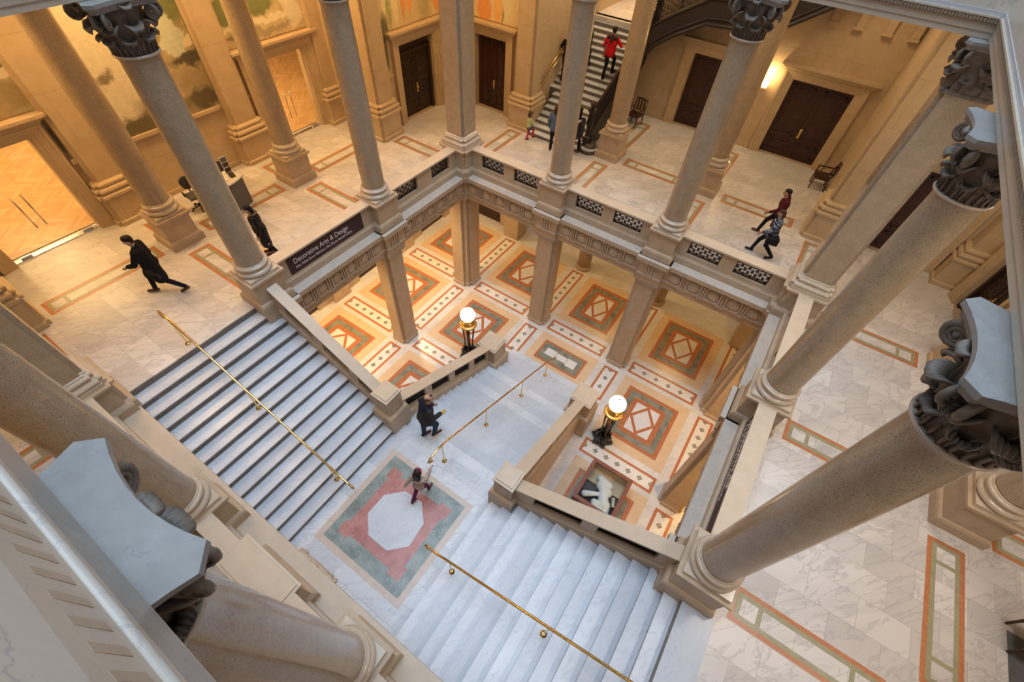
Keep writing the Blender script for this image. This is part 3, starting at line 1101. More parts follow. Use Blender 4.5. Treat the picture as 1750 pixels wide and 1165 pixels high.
for y, w in ((-11.35, 2.2), (-6.75, 1.9), (-2.3, 1.9), (2.3, 1.9)):
    dm.box(-4.42, -4.34, y - w / 2, y + w / 2, Z1, Z1 + 2.6, 'door')
dm.build('door_5', kind='structure')
dm = MB()
dm.box(-3.0, -1.3, 4.87, 4.95, Z1, Z1 + 2.6, 'door')
dm.build('door_6', kind='structure')

ce = MB()
ce.box(-7.2, -.42, -21, 9.6, ZT, ZT + .2, 'lime_light')
ce.box(-.42, W + .42, .42, 13.8, ZT, ZT + .2, 'lime_light')
ce.box(W + .42, 20.6, -21, 9.6, ZT, ZT + .2, 'lime_light')
ce.box(-.42, W + .42, -21, -D - .42, ZT, ZT + .2, 'lime_light')
ce.build('ceiling', kind='structure')


# ---------------------------------------------------------------- pilasters and corner piers
def pil(poly, label, group=None, prof=PBASE):
    c = (sum(p[0] for p in poly) / len(poly), sum(p[1] for p in poly) / len(poly), 0)
    t = thing('stone_pilaster', c, label, 'pilaster', group, 'structure')
    m = MB()
    m.stack(poly, [q for q in prof if q[1] <= 1.42], 'wall')
    m.build('pilaster_base', t)
    m = MB()
    m.stack(poly, [(0, 1.42), (0, ZT)], 'wall')
    m.build('pilaster_shaft', t)
    return t


for y, lab in ((-4.45, 'buff wall pilaster between the information desk and the far glass door'), (-9.15, 'buff wall pilaster beside the near glass doorway, behind the left outer column')):
    pil([(-6.75, y - .48), (-6.55, y - .48), (-6.55, y - .38), (-6.45, y - .38), (-6.45, y + .38), (-6.55, y + .38), (-6.55, y + .48), (-6.75, y + .48)], lab)
pil(cross(.44, .1, -4.25, 0), 'buff corner pier left of the ornate bronze door')
pil(cross(.44, .1, -.03, 4.6), 'buff corner pier between the brown double door and the far staircase')
pil(cross(.44, .1, 12.78, 4.62), 'buff corner pier at the right end of the far gallery, behind the walking couple')
pil(cross(.44, .1, W + 4.3, -.05), 'buff corner pier at the right, beside the dark bronze door')
pil(cross(.44, .1, -4.25, -13.6), 'buff corner pier at the left frame edge, near the head of the left flight')
pil(rectp(16.5, 17.02, 4.25, 4.75), 'small buff pilaster in the corner between the right plain door and the dark bronze door')
pil(rectp(-4.22, -3.75, 4.25, 4.75), 'small buff pilaster in the corner between the ornate bronze door and the brown double door')
pil(rectp(-6.75, -6.5, -.7, -.16), 'narrow buff pilaster in the corner right of the far glass door')

# ---------------------------------------------------------------- murals
for poly, mt, x, lab in (
        ([(-8.62, 2.13), (-4.95, 2.13), (-4.95, 7.4), (-8.62, 7.4)], 'mural', 'a', 'misty landscape mural above the information desk'),
        ([(-13.1, 2.13), (-12.98, 2.13), (-12.98, 3.55), (-9.72, 3.55), (-9.72, 2.13), (-9.63, 2.13), (-9.63, 7.4), (-13.1, 7.4)], 'mural_near', 'a', 'landscape mural round the near glass doorway at the left edge'),
        ([(-3.97, 2.13), (-3.88, 2.13), (-3.88, 3.55), (-.66, 3.55), (-.66, 7.4), (-3.97, 7.4)], 'mural_far', 'a', 'landscape mural above the far glass doorway')):
    m = MB()
    m.prism(poly, -6.75, -6.72, mt, 'x')
    tag(m.build('mural_painting'), lab, 'mural')
m = MB()
m.prism([(.48, 2.1), (.82, 2.1), (.82, 3.55), (3.98, 3.55), (3.98, 2.1), (4.6, 2.1), (4.6, 7.4), (.48, 7.4)], -4.22, -4.19, 'mural2', 'x')
tag(m.build('mural_painting'), 'mural of orange and green draperies above the ornate bronze door', 'mural')
m = MB()
m.prism([(-4.15, 2.1), (-3.55, 2.1), (-3.55, 3.55), (-.72, 3.55), (-.72, 1.85), (-.5, 1.85), (-.5, 7.4), (-4.15, 7.4)], 4.72, 4.75, 'mural3', 'y')
tag(m.build('mural_painting'), 'mural of orange draperies above the plain brown double door', 'mural')


# ---------------------------------------------------------------- doors
def door_panels(m, c, w, d, h_, mt):
    """raised mouldings of one leaf centred at c in the wall frame"""
    for z0, z1 in ((.2, .72), (.9, h_ - .2)):
        a = w / 2 - .16
        for x0, x1, za, zb in ((c - a, c + a, z0, z0 + .05), (c - a, c + a, z1 - .05, z1), (c - a, c - a + .05, z0, z1), (c + a - .05, c + a, z0, z1)):
            m.box(x0, x1, d, d + .035, za, zb, mt)
        m.box(c - a + .12, c + a - .12, d, d + .02, z0 + .12, z1 - .12, mt)


def double_door(idx, O, u, n, w, ornate=False):
    fr = frame((O[0], O[1], 0), u, n)
    m = MB()
    m.T = fr
    m.box(-w / 2, w / 2, -.36, -.30, 0, DH, 'door')
    m.box(-w / 2, w / 2, -.4, -.02, -.01, .012, 'lime')
    root = m.build('door_%d' % idx, kind='structure')
    ORG[root.name] = Vector((0, 0, 0))
    mt = 'door_bronze' if ornate else 'door'
    for s in (-1, 1):
        m = MB()
        m.T = fr
        c = s * w / 4
        hh = 2.45 if ornate else DH - .03
        m.box(c - w / 4 + .014, c + w / 4 - .014, -.30, -.22, .03, hh, mt)
        if ornate:
            a = w / 4 - .12
            for z0, z1 in ((.22, .62), (.75, 2.28)):
                for x0, x1, za, zb in ((c - a, c + a, z0, z0 + .05), (c - a, c + a, z1 - .05, z1), (c - a, c - a + .05, z0, z1), (c + a - .05, c + a, z0, z1)):
                    m.box(x0, x1, -.22, -.19, za, zb, mt)
            rr = random.Random(idx * 7 + s)
            z = .88
            while z < 2.15:
                x = c - a + .13
                while x < c + a - .1:
                    m.ball((x + rr.uniform(-.015, .015), -.215, z), rr.uniform(.025, .042), mt, 6, 4)
                    x += .085
                z += .095
        else:
            door_panels(m, c, w / 2, -.22, DH, mt)
        leaf = m.build('door_leaf', root)
        if s == 1:
            m = MB()
            m.T = fr
            m.box(.03, .11, -.22, -.20, .88, 1.26, 'brass')
            m.tube([(.065, -.2, 1.0), (.065, -.13, 1.02), (.065, -.13, 1.14), (.065, -.2, 1.16)], .013, 8, 'brass')
            m.ball((.065, -.17, .95), .025, 'brass', 8, 6)
            m.build('door_handle', root)
    if ornate:
        m = MB()
        m.T = fr
        m.box(-w / 2, w / 2, -.30, -.12, 2.5, 2.62, mt)
        m.box(-w / 2 + .1, w / 2 - .1, -.30, -.2, 2.62, 2.85, mt)
        m.box(-w / 2, w / 2, -.30, -.1, 2.85, DH, mt)
        for s in (-1, 1):
            m.box(s * (w / 2 - .07) - .07, s * (w / 2 - .07) + .07, -.3, -.1, 0, 2.5, mt)
        m.build('door_transom', root)
    return root


double_door(1, (-4.22, 2.42), (0, 1), (1, 0), 2.0, True)
double_door(2, (-2.10, 4.75), (1, 0), (0, -1), 1.6)
double_door(3, (6.38, 9.25), (1, 0), (0, -1), 2.25)
double_door(4, (10.43, 9.25), (1, 0), (0, -1), 2.24)
double_door(7, (15.1, 4.75), (1, 0), (0, -1), 1.6)
double_door(8, (W + 4.25, 2.4), (0, -1), (-1, 0), 2.0, True)

for i, y in enumerate((-11.35, -2.275)):
    fr = frame((-6.75, y, 0), (0, 1), (1, 0))
    m = MB()
    m.T = fr
    m.box(-1.15, 1.15, -.26, -.10, -.01, .03, 'steel')
    m.box(-1.15, 1.15, -.2, -.14, DH - .05, DH, 'bronze_dark')
    root = m.build('door_%d' % (9 + i), kind='structure')
    for s in (-1, 1):
        m = MB()
        m.T = fr
        m.box(s * .575 - .565, s * .575 + .565, -.185, -.172, .03, DH - .05, 'glass')
        m.build('glass_leaf', root)
        m = MB()
        m.T = fr
        m.tube([(s * .12, -.10, .72), (s * .12, -.10, 1.72)], .02, 10, 'steel')
        for z in (.85, 1.6):
            m.tube([(s * .12, -.10, z), (s * .12, -.175, z)], .012, 8, 'steel')
        m.build('pull_handle', root)
        m = MB()
        m.T = fr
        m.box(s * .85 - .14, s * .85 + .14, -.2, -.15, .03, .1, 'steel')
        m.build('floor_hinge', root)


# ---------------------------------------------------------------- columns
def leaf_mesh(m, ang, r0, z0, hh, out, w, mt='capital'):
    prof = [(r0, z0, .22), (r0 + .010, z0 + .35 * hh, .22), (r0 + .022, z0 + .60 * hh, .28), (r0 + .05, z0 + .82 * hh, .68), (r0 + .40 * out, z0 + 1.0 * hh, 1.08),
            (r0 + .70 * out, z0 + 1.02 * hh, 1.16), (r0 + .95 * out, z0 + .95 * hh, 1.08), (r0 + out * 1.08, z0 + .82 * hh, .86), (r0 + out * 1.04, z0 + .70 * hh, .45)]
    nu, nv = 19, len(prof)
    ca, sa = math.cos(ang), math.sin(ang)
    pts = []
    for side in (0, 1):
        for j, (r, z, k) in enumerate(prof):
            a = prof[min(j + 1, nv - 1)]
            b = prof[max(j - 1, 0)]
            tr, tz = a[0] - b[0], a[1] - b[1]
            l = math.hypot(tr, tz)
            nr, nz = tz / l, -tr / l                      # outward of the curl
            for i in range(nu):
                u = -1 + 2 * i / (nu - 1)
                bulge = (.052 if j > 3 else (.03 if j == 3 else .012)) * (1 - u * u) + (.006 if j < 3 else .013) * math.cos(u * PI * 6) * min(1, j / 3)
                d = bulge * (-1 if j > 3 else 1) - side * .022 * (-1 if j > 3 else 1)
                if j > 3:
                    rr, zz = r - nr * d, z - nz * d
                else:
                    rr, zz = r + nr * d, z + nz * d
                t = u * w * k
                rr -= .045 * u * u * (0.6 if j < 4 else 1.3)
                if j > nv - 3:
                    zz += .022 * (1 - math.cos(u * PI * 6)) * .5 * (j - nv + 3)
                pts.append((ca * rr - sa * t, sa * rr + ca * t, zz))
    n = nu * nv
    fs = []
    for j in range(nv - 1):
        for i in range(nu - 1):
            a = j * nu + i
            fs.append((a, a + 1, a + nu + 1, a + nu))
            fs.append((n + a, n + a + nu, n + a + nu + 1, n + a + 1))
        for i in (0, nu - 1):
            a = j * nu + i
            f = (a, a + nu, n + a + nu, n + a)
            fs.append(f if i == 0 else f[::-1])
    a = (nv - 1) * nu
    fs += [(a + i, a + i + 1, n + a + i + 1, n + a + i) for i in range(nu - 1)]
    m.add(pts, fs, mt, True)


def volute_mesh(m, ang, r, z, size, mt='capital'):
    ca, sa = math.cos(ang), math.sin(ang)
    path, rr = [], []
    for i in range(30):
        t = i / 29
        a = PI * .5 + t * 2.3 * 2 * PI
        q = size * (1 - .80 * t)
        u, v = r + q * math.cos(a) * -1, z + q * math.sin(a)
        path.append((ca * u, sa * u, v))
        rr.append(.034 * (1 - .45 * t))
    st = [(ca * (r - .26), sa * (r - .26), z - .22), (ca * (r - .17), sa * (r - .17), z + size * .55), (ca * (r - .08), sa * (r - .08), z + size * .95)]
    m.tube(st + path, [.024, .028, .032] + rr, 8, mt)
    m.ball((ca * r, sa * r, z), .035, mt, 8, 6)


def abacus_poly(a=.475, b=.585, c=.50, n=8):
    out = []
    for q in range(4):
        R_ = Matrix.Rotation(q * PI / 2, 2)
        for i in range(n + 1):
            u = -1 + 2 * i / n
            x = u * a
            y = -(c + (b - c) * u * u)
            v = R_ @ Vector((x, y))
            out.append((v.x, v.y))
    return out


def capital(parent, c, square=None):
    """bell, two rows of curled leaves, corner volutes, concave-sided abacus; c = centre, 6.25 up"""
    x, y = c
    m = MB()
    m.T = Matrix.Translation((x, y, 0))
    if square:
        m.stack(cross(square, .08), [(.03, 6.25), (.03, 6.30), (-.02, 6.31), (-.02, 6.7), (.06, 7.0)], 'capital')
    else:
        m.lathe((0, 0, 0), [(.375, 6.245), (.385, 6.265), (.375, 6.29)], 32, 'base')
        m.lathe((0, 0, 0), [(.335, 6.285), (.345, 6.6), (.40, 6.85), (.45, 7.0)], 24, 'capital')
        for i in range(24):
            a = i * PI / 12
            m.tube([(.35 * math.cos(a), .35 * math.sin(a), 6.29), (.36 * math.cos(a), .36 * math.sin(a), 6.46)], .017, 5, 'capital')
    root = m.build('capital', parent)
    m = MB()
    m.T = Matrix.Translation((x, y, 0))
    ab = abacus_poly(.475, .585, .50) if not square else abacus_poly(.50, .60, .53)
    m.stack(ab, [(-.05, 6.985), (-.045, 7.03), (-.01, 7.06), (0, 7.075), (0, 7.125)], 'abacus')
    m.build('abacus', root)
    lst = []
    rb = .335 if not square else .40
    for k in range(8):
        lst.append((k * PI / 4 + PI / 8, rb, 6.29, .25, .16, .10))
    for k in range(8):
        lst.append((k * PI / 4, rb + .01, 6.36, .40, .22, .12))
    for k in range(4):
        lst.append((k * PI / 2, rb + .06, 6.72, .32, .17, .09))
    for a, r0, z0, hh, out, w in lst:
        if square:
            k = 1 / max(abs(math.cos(a)), abs(math.sin(a)))
            r0 = (square - .02) * min(k, 1.25)
        m = MB()
        m.T = Matrix.Translation((x, y, 0))
        leaf_mesh(m, a, r0, z0, hh, out, w)
        m.build('leaf', root)
    for k in range(4):
        m = MB()
        m.T = Matrix.Translation((x, y, 0))
        for da in (-.12, .12):
            volute_mesh(m, PI / 4 + k * PI / 2 + da, .575 if not square else .62, 6.87, .115)
        m.build('volute', root)
    return root


PED = [(.07, 0), (.07, .21), (.055, .235), (.06, .25), (.03, .285), (0, .30), (0, .895), (.025, .915), (.03, .94), (.055, .955), (.07, .97), (.07, 1.03)]


def make_column(loc, label, group):
    x, y = loc
    t = thing('marble_column', (x, y, 0), label, 'column', group)
    m = MB()
    m.stack(sq(.44, x, y), PED, 'lime')
    m.build('pedestal', t)
    m = MB()
    m.stack(sq(.43, x, y), [(0, 1.03), (0, 1.115)], 'base')
    m.lathe((x, y, 0), [(.40, 1.115), (.43, 1.125), (.455, 1.155), (.46, 1.185), (.45, 1.22), (.42, 1.245), (.405, 1.25), (.395, 1.27), (.385, 1.30), (.388, 1.32), (.405, 1.33), (.425, 1.345), (.43, 1.37), (.42, 1.395), (.395, 1.41), (.38, 1.415), (.38, 1.44), (.365, 1.455)], 48, 'base')
    m.build('base', t)
    m = MB()
    prof = [(.362, 1.45), (.352, 1.50)]
    for i in range(13):
        k = i / 12
        prof.append((.350 - .022 * k ** 1.8, 1.52 + (6.16 - 1.52) * k))
    prof += [(.340, 6.21), (.352, 6.25)]
    m.lathe((x, y, 0), prof, 48, 'shaft')
    m.build('shaft', t)
    capital(t, (x, y))
    return t


col0 = make_column((0, -9), 'inner marble column at the head of the left flight, left of the maroon banner', 'marble columns round the stair well')
INNER = [((0, -4.5), 'inner marble column right of the maroon banner, nearest left of the square corner pillar'),
         ((X1, 0), 'inner marble column in front of the far staircase, right of the square corner pillar'),
         ((X2, 0), 'inner marble column in front of the narrow brown door of the far wall'),
         ((W, -4.5), 'inner marble column right of the lit lower hall, half way along the right balustrade'),
         ((W, -9), 'large inner marble column at the head of the right flight'),
         ((X1, -D), 'large inner marble column at the left, beside the foot of the left flight'),
         ((X2, -D), 'large inner marble column at the bottom, under the big grey abacus')]
OUTER = [((-4.32, -9), 'outer marble column behind the man in the black coat'),
         ((-4.32, -4.5), 'outer marble column beside the far glass doorway'),
         ((X1 - .02, 4.65), 'outer marble column beside the iron stair rail'),
         ((X2 - .08, 4.72), 'outer marble column left of the lit wall sconce'),
         ((W + 4.45, -4.45), 'outer marble column at the right frame edge'),
         ((W + 4.45, -9), 'outer marble column of the right gallery below the frame edge'),
         ((X1, -D - 4.4), 'outer marble column in the gallery behind the landing wall')]
for (x, y), lab in INNER:
    c = copy_tree(col0)
    c.location = (x, y, 0)
    c['label'] = lab
for (x, y), lab in OUTER:
    c = copy_tree(col0)
    c.location = (x, y, 0)
    c['label'] = lab
    c['group'] = 'marble columns between the galleries'


def corner_pillar(loc, label):
    x, y = loc
    t = thing('square_pillar', (x, y, 0), label, 'pillar', 'square pillars at the corners of the stair well')
    P = cross(.50, .1, x, y)
    m = MB()
    m.stack(P, [(.16, 0), (.16, .21), (.14, .25), (.09, .30), (.07, .31), (.07, .89), (.10, .92), (.12, .95), (.15, .97), (.15, 1.03)], 'lime')
    m.build('pedestal', t)
    P = cross(.42, .09, x, y)
    m = MB()
    m.stack(P, [(.15, 1.03), (.15, 1.13), (.11, 1.135), (.14, 1.16), (.14, 1.21), (.10, 1.25), (.06, 1.26), (.05, 1.31), (.07, 1.33), (.09, 1.355), (.07, 1.39), (.03, 1.41), (.03, 1.44), (0, 1.46)], 'base')
    m.build('base', t)
    m = MB()
    m.stack(P, [(0, 1.46), (0, 6.22), (.03, 6.25)], 'shaft')
    m.build('shaft', t)
    capital(t, (x, y), .42)
    return t


corner_pillar((0, 0), 'square marble pillar at the far corner of the stair well')
corner_pillar((W, 0), 'square marble pillar at the right corner of the stair well, behind the striped-blouse walker')
corner_pillar((0, -D), 'square marble pillar at the left frame edge, at the foot of the left landing')

# ---------------------------------------------------------------- piers of the lower hall
LOWTOP = [(0, Z1), (.04, Z1), (.04, Z1 + .16), (.015, Z1 + .19), (0, Z1 + .20), (0, -1.24), (.03, -1.23), (.05, -1.20), (.10, -1.16), (.11, -1.10), (.11, -1.05)]


def low_pier(poly, label):
    c = (sum(p[0] for p in poly) / len(poly), sum(p[1] for p in poly) / len(poly), Z1)
    t = thing('stone_pier', c, label, 'pier', 'piers of the lower hall')
    m = MB()
    m.stack(poly, LOWTOP[1:6], 'lime')
    m.build('shaft', t)
    m = MB()
    m.stack(poly, LOWTOP[5:], 'cornice')
    m.build('pier_cap', t)


def pier_poly(x, y, n):
    P = [(-.43, -.30), (-.31, -.30), (-.31, -.42), (.31, -.42), (.31, -.30), (.43, -.30), (.43, .24), (.31, .24), (.31, .37), (-.31, .37), (-.31, .24), (-.43, .24)]
    # local (u, d): d along n ; u = rotate n by -90
    ux, uy = n[1], -n[0]
    return [(x + a * ux + b * n[0], y + a * uy + b * n[1]) for a, b in P]


low_pier(pier_poly(0, -4.5, (1, 0)), 'lower-hall pier under the left column, left of the first lamp')
low_pier([(x_, y_) for x_, y_ in ((-.45, -.45), (.14, -.45), (.14, -.33), (.32, -.33), (.32, -.14), (.45, -.14), (.45, .45), (-.45, .45))], 'lower-hall clustered pier under the far corner pillar')
low_pier(pier_poly(X1, 0, (0, -1)), 'lower-hall pier above the short mosaic strip beside the stair foot')
low_pier(pier_poly(X2, 0, (0, -1)), 'lower-hall pier right of the small mosaic panel at the stair foot')
low_pier([(W - x_, y_) for x_, y_ in ((-.45, -.45), (.14, -.45), (.14, -.33), (.32, -.33), (.32, -.14), (.45, -.14), (.45, .45), (-.45, .45))][::-1], 'lower-hall clustered pier under the right corner pillar')
low_pier(pier_poly(W, -4.5, (-1, 0)), 'lower-hall pier under the right balustrade, right of the display case')
low_pier(pier_poly(0, -9, (1, 0)), 'lower-hall pier hidden behind the left flight')
for x_, lab in ((X1, 'round marble column at the back of the lower hall, left one'), (X2, 'round marble column at the back of the lower hall, right one')):
    t = thing('marble_column', (x_, 4.5, Z1), lab, 'column', 'round columns of the lower hall')
    m = MB()
    m.lathe((x_, 4.5, Z1), [(.42, 0), (.42, .12), (.36, .16), (.35, .2)], 32, 'lime')
    m.build('base', t)
    m = MB()
    m.lathe((x_, 4.5, Z1), [(.35, .2), (.33, 5.75)], 32, 'lime')
    m.build('shaft', t)


# ---------------------------------------------------------------- balustrades
def lattice(m, s0, s1, z0, z1, mt='iron'):
    """pierced scroll panel: rings, crosses and a frame, in the balustrade's frame"""
    d0, d1 = -.016, .016
    for x0, x1, a, b in ((s0, s1, z0, z0 + .03), (s0, s1, z1 - .03, z1), (s0, s0 + .03, z0, z1), (s1 - .03, s1, z0, z1)):
        m.box(x0, x1, d0 - .012, d1 + .012, a, b, mt)
    nx, nz = max(2, round((s1 - s0) / .115)), max(2, round((z1 - z0) / .105))
    dx, dz = (s1 - s0) / nx, (z1 - z0) / nz
    for i in range(nx):
        for j in range(nz):
            cx, cz = s0 + dx * (i + .5), z0 + dz * (j + .5)
            ro, ri, n = min(dx, dz) * .50, min(dx, dz) * .395, 8
            pts, fs = [], []
            for d in (d0, d1):
                for r in (ro, ri):
                    for k in range(n):
                        a = 2 * PI * k / n
                        pts.append((cx + r * math.cos(a), d, cz + r * math.sin(a)))
            for k in range(n):
                q = (k + 1) % n
                fs += [(2 * n + k, 2 * n + q, 3 * n + q, 3 * n + k), (k, n + k, n + q, q), (n + k, 3 * n + k, 3 * n + q, n + q), (k, q, 2 * n + q, 2 * n + k)]
            m.add(pts, fs, mt)
            if (i + j) % 2 == 0:
                m.box(cx - .007, cx + .007, d0, d1, cz - ro, cz + ro, mt)
                m.box(cx - ro, cx + ro, d0, d1, cz - .007, cz + .007, mt)
            else:
                m.ball((cx, 0, cz), ri * .38, mt, 6, 4, (1, .6, 1))
    for i in range(nx + 1):
        for j in range(nz + 1):
            m.ball((s0 + dx * i, 0, z0 + dz * j), .020, mt, 6, 4, (1, .8, 1))


def balustrade(T, s0, s1, grilles, label, o, base0=0.0, hw=.2, solid=False, zoff=0.0, group='stone balustrades round the stair well', lo=.40, hi=.885, back=False):
    t = thing('stone_balustrade', o, label, 'balustrade', group)
    m = MB()
    m.T = T
    m.box(s0, s1, -hw, hw, base0 + zoff, .22 + zoff, 'lime')
    m.box(s0, s1, -hw + .02, hw - .02, .22 + zoff, .245 + zoff, 'lime_light')
    m.box(s0, s1, -hw + .05, hw - .05, .245 + zoff, .28 + zoff, 'lime')
    m.build('plinth', t)
    m = MB()
    m.T = T
    a = .115
    cur = s0
    for g0, g1 in grilles:
        m.box(cur, g0, -a, a, .28 + zoff, .93 + zoff, 'lime')
        m.box(g0, g1, -a, a, .28 + zoff, lo + zoff, 'lime')
        m.box(g0, g1, -a, a, hi + zoff, .93 + zoff, 'lime')
        if back:
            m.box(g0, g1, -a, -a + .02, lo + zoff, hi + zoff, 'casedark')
        cur = g1
    m.box(cur, s1, -a, a, .28 + zoff, .93 + zoff, 'lime')
    m.build('panel_wall', t)
    m = MB()
    m.T = T
    m.box(s0, s1, -hw + .05, hw - .05, .925 + zoff, .95 + zoff, 'lime')
    m.box(s0, s1, -hw + .02, hw - .02, .95 + zoff, .97 + zoff, 'lime')
    m.box(s0, s1, -hw, hw, .97 + zoff, 1.028 + zoff, 'lime_light')
    m.build('rail', t)
    for g0, g1 in grilles:
        m = MB()
        m.T = T
        lattice(m, g0, g1, lo + zoff, hi + zoff)
        m.build('lattice_grille', t)
    return t


TA = frame((0, 0, 0), (0, -1), (1, 0))
TB = frame((0, 0, 0), (1, 0), (0, -1))
TC = frame((W, 0, 0), (0, -1), (-1, 0))
TD = frame((0, -D, 0), (1, 0), (0, 1))
P_ = .44
balustrade(TA, .57, 4.5 - P_, [(.95, 1.94), (2.69, 3.72)], 'stone balustrade with two iron grilles between the left column and the far corner pillar', (0, -2.3, 0))
balustrade(TA, 4.5 + P_, 9 - P_, [], 'stone balustrade carrying the maroon banner', (0, -6.75, 0))
balustrade(TB, .57, X1 - P_, [(1.03, 2.05), (2.50, 3.53)], 'stone balustrade with two iron grilles right of the far corner pillar', (2.3, 0, 0))
balustrade(TB, X1 + P_, X2 - P_, [(5.12, 6.145), (6.58, 7.61)], 'stone balustrade with two iron grilles between the two far columns', (6.4, 0, 0))
balustrade(TB, X2 + P_, W - .57, [(9.24, 10.272), (10.74, 11.777)], 'stone balustrade with two iron grilles beside the walking couple', (10.5, 0, 0))
balustrade(TC, .57, 4.5 - P_, [(.95, 1.94), (2.69, 3.72)], 'stone balustrade between the right corner pillar and the next right column', (W, -2.3, 0))
balustrade(TC, 4.5 + P_, 9 - P_, [], 'stone balustrade of the right gallery with a dark banner on its inner face', (W, -6.75, 0))
balustrade(TD, .57, X1 - P_, [(1.0, 2.0), (2.5, 3.5)], 'stone balustrade above the left flight, behind the big left column', (2.3, -D, 0), hw=.165)
balustrade(TD, X1 + P_, 5.66, [], 'short stone balustrade left of the block above the landing', (5.1, -D, 0), hw=.165)
balustrade(TD, 7.03, X2 - P_, [], 'short stone balustrade right of the block above the landing', (7.5, -D, 0), hw=.165)
balustrade(TD, X2 + P_, W - .57, [(9.3, 10.3), (10.8, 11.8)], 'stone balustrade above the right flight, at the bottom frame edge', (10.5, -D, 0), hw=.165)
# inscribed block over the landing
t = thing('stone_block', (6.345, -D, 0), 'wide stone block in the balustrade above the landing mosaic', 'block')
m = MB()
m.stack(rectp(5.68, 7.01, -D - .26, -D + .26), [(.07, 0), (.07, .21), (.04, .25), (0, .30), (0, .90), (.03, .94), (.045, .97)], 'lime')
m.build('die', t)
m = MB()
m.stack(rectp(5.68, 7.01, -D - .26, -D + .26), [(.045, .97), (.05, 1.03), (0, 1.035), (0, 1.07)], 'lime_light')
m.build('cap', t)
# carved keystone below the ledge
m = MB()
rr = random.Random(5)
for k in range(14):
    x = 6.12 + k * .072
    m.ball((x, -D + .575 + rr.uniform(0, .045), -.20 + rr.uniform(-.09, .06)), rr.uniform(.045, .085), 'lime', 10, 7)
m.tube([(6.02, -D + .57, -.16), (6.2, -D + .6, -.1), (6.6, -D + .62, -.2), (6.95, -D + .6, -.1), (7.12, -D + .57, -.16)], [.03, .05, .06, .05, .03], 8, 'lime')
tag(m.build('carved_ornament'), 'carved stone ornament on the wall edge above the landing', 'ornament', None, 'structure')

# banners
def text_mesh(s, size, mat4, name, parent, mt='letter', squeeze=1.0):
    cu = bpy.data.curves.new('lettering', 'FONT')
    cu.body = s
    cu.size = size
    cu.extrude = .002
    ob = bpy.data.objects.new('lettering', cu)
    COL.objects.link(ob)
    dg = bpy.context.evaluated_depsgraph_get()
    me = bpy.data.meshes.new_from_object(ob.evaluated_get(dg))
    bpy.data.objects.remove(ob)
    m = MB()
    S = Matrix.Scale(squeeze, 4, (1, 0, 0))
    m.add([mat4 @ (S @ v.co) for v in me.vertices], [list(p.vertices) for p in me.polygons], mt)
    return m.build(name, parent)


t = thing('banner_sign', (.135, -6.775, .35), 'maroon Decorative Arts and Design banner on the left balustrade', 'sign')
m = MB()
m.box(.12, .14, -8.19, -5.357, .335, .905, 'banner')
m.build('panel', t)
tm = Matrix(((0, 0, 1, .141), (1, 0, 0, -8.0), (0, 1, 0, .625), (0, 0, 0, 1)))
text_mesh('Decorative Arts & Design', .245, tm, 'lettering', t, squeeze=.80)
tm = Matrix(((0, 0, 1, .141), (1, 0, 0, -8.0), (0, 1, 0, .455), (0, 0, 0, 1)))
text_mesh('Ailsa Mellon Bruce Galleries | The Charity Randall Gallery', .125, tm, 'lettering', t, squeeze=.74)
t = thing('banner_sign', (W - .135, -6.75, .35), 'dark maroon banner seen edge-on inside the right balustrade', 'sign')
m = MB()
m.box(W - .14, W - .12, -8.35, -5.15, .335, .905, 'banner')
rr = random.Random(3)
for z, hgt, a, b in ((.60, .13, -5.3, -7.2), (.44, .07, -5.3, -7.45)):
    y = a
    while y > b:
        w = rr.uniform(.03, .09) * hgt / .12
        m.box(W - .144, W - .139, y - w, y, z, z + hgt * rr.choice((.62, .62, 1.0)), 'letter')
        y -= w + .03 * hgt / .12 * (1 if rr.random() < .8 else 3)
m.build('panel', t)

# ---------------------------------------------------------------- stairs of the hall
TL = .351
t = thing('marble_stair_flight', (2.3, -11.3, -1.3), 'left marble flight with dark risers going down from the left gallery to the landing', 'stairs')
for k in range(1, 14):
    m = MB()
    x0, x1, z = (k - 1) * TL, k * TL, -k * R1
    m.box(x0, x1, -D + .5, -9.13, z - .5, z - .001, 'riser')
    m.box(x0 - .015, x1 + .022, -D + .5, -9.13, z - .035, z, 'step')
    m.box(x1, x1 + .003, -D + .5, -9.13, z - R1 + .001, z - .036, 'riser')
    m.build('step', t)
m = MB()
m.box(-.28, 0, -13.2, -9.46, -.6, -.336, 'riser')
m.box(0, .004, -13.2, -9.46, -R1, -.036, 'riser')
m.build('top_riser', t)
XR0, TR = 8.215, .3545
t = thing('marble_stair_flight', (10.6, -11.3, -1.3), 'right marble flight rising from the landing to the right gallery', 'stairs')
for k in range(1, 14):
    m = MB()
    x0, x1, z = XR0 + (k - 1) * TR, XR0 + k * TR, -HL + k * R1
    m.box(x0, x1 + .02, -D + .5, -9.13, z - .55, z - .001, 'riser')
    m.box(x0 - .022, x1 + .015, -D + .5, -9.13, z - .035, z, 'step')
    m.build('step', t)
m = MB()
m.box(W - .02, W + .02, -13.2, -9.46, -.3, -.036, 'riser')
m.box(W - .01, W + .62, -13.2, -9.46, -.035, .0008, 'step')
m.build('top_step', t)
YL, TLW = -8.96, .385
t = thing('marble_stair_flight', (6.37, -5.7, -4.4), 'wide marble flight going down from the landing to the lower hall', 'stairs')
for k in range(1, 18):
    m = MB()
    y0, y1, z = YL + (k - 1) * TLW, YL + k * TLW, -HL - k * R2
    m.box(4.42, 8.32, y0, y1, max(Z1, z - .6), z - .001, 'step')
    m.box(4.42, 8.32, y0 - .015, y1 + .022, z - .035, z, 'step')
    m.build('step', t)
t = thing('stair_landing', (6.4, -11.2, -HL), 'marble stair landing with a green and red mosaic round a white octagon', 'landing')
m = MB()
xa, xb = 13 * TL, XR0
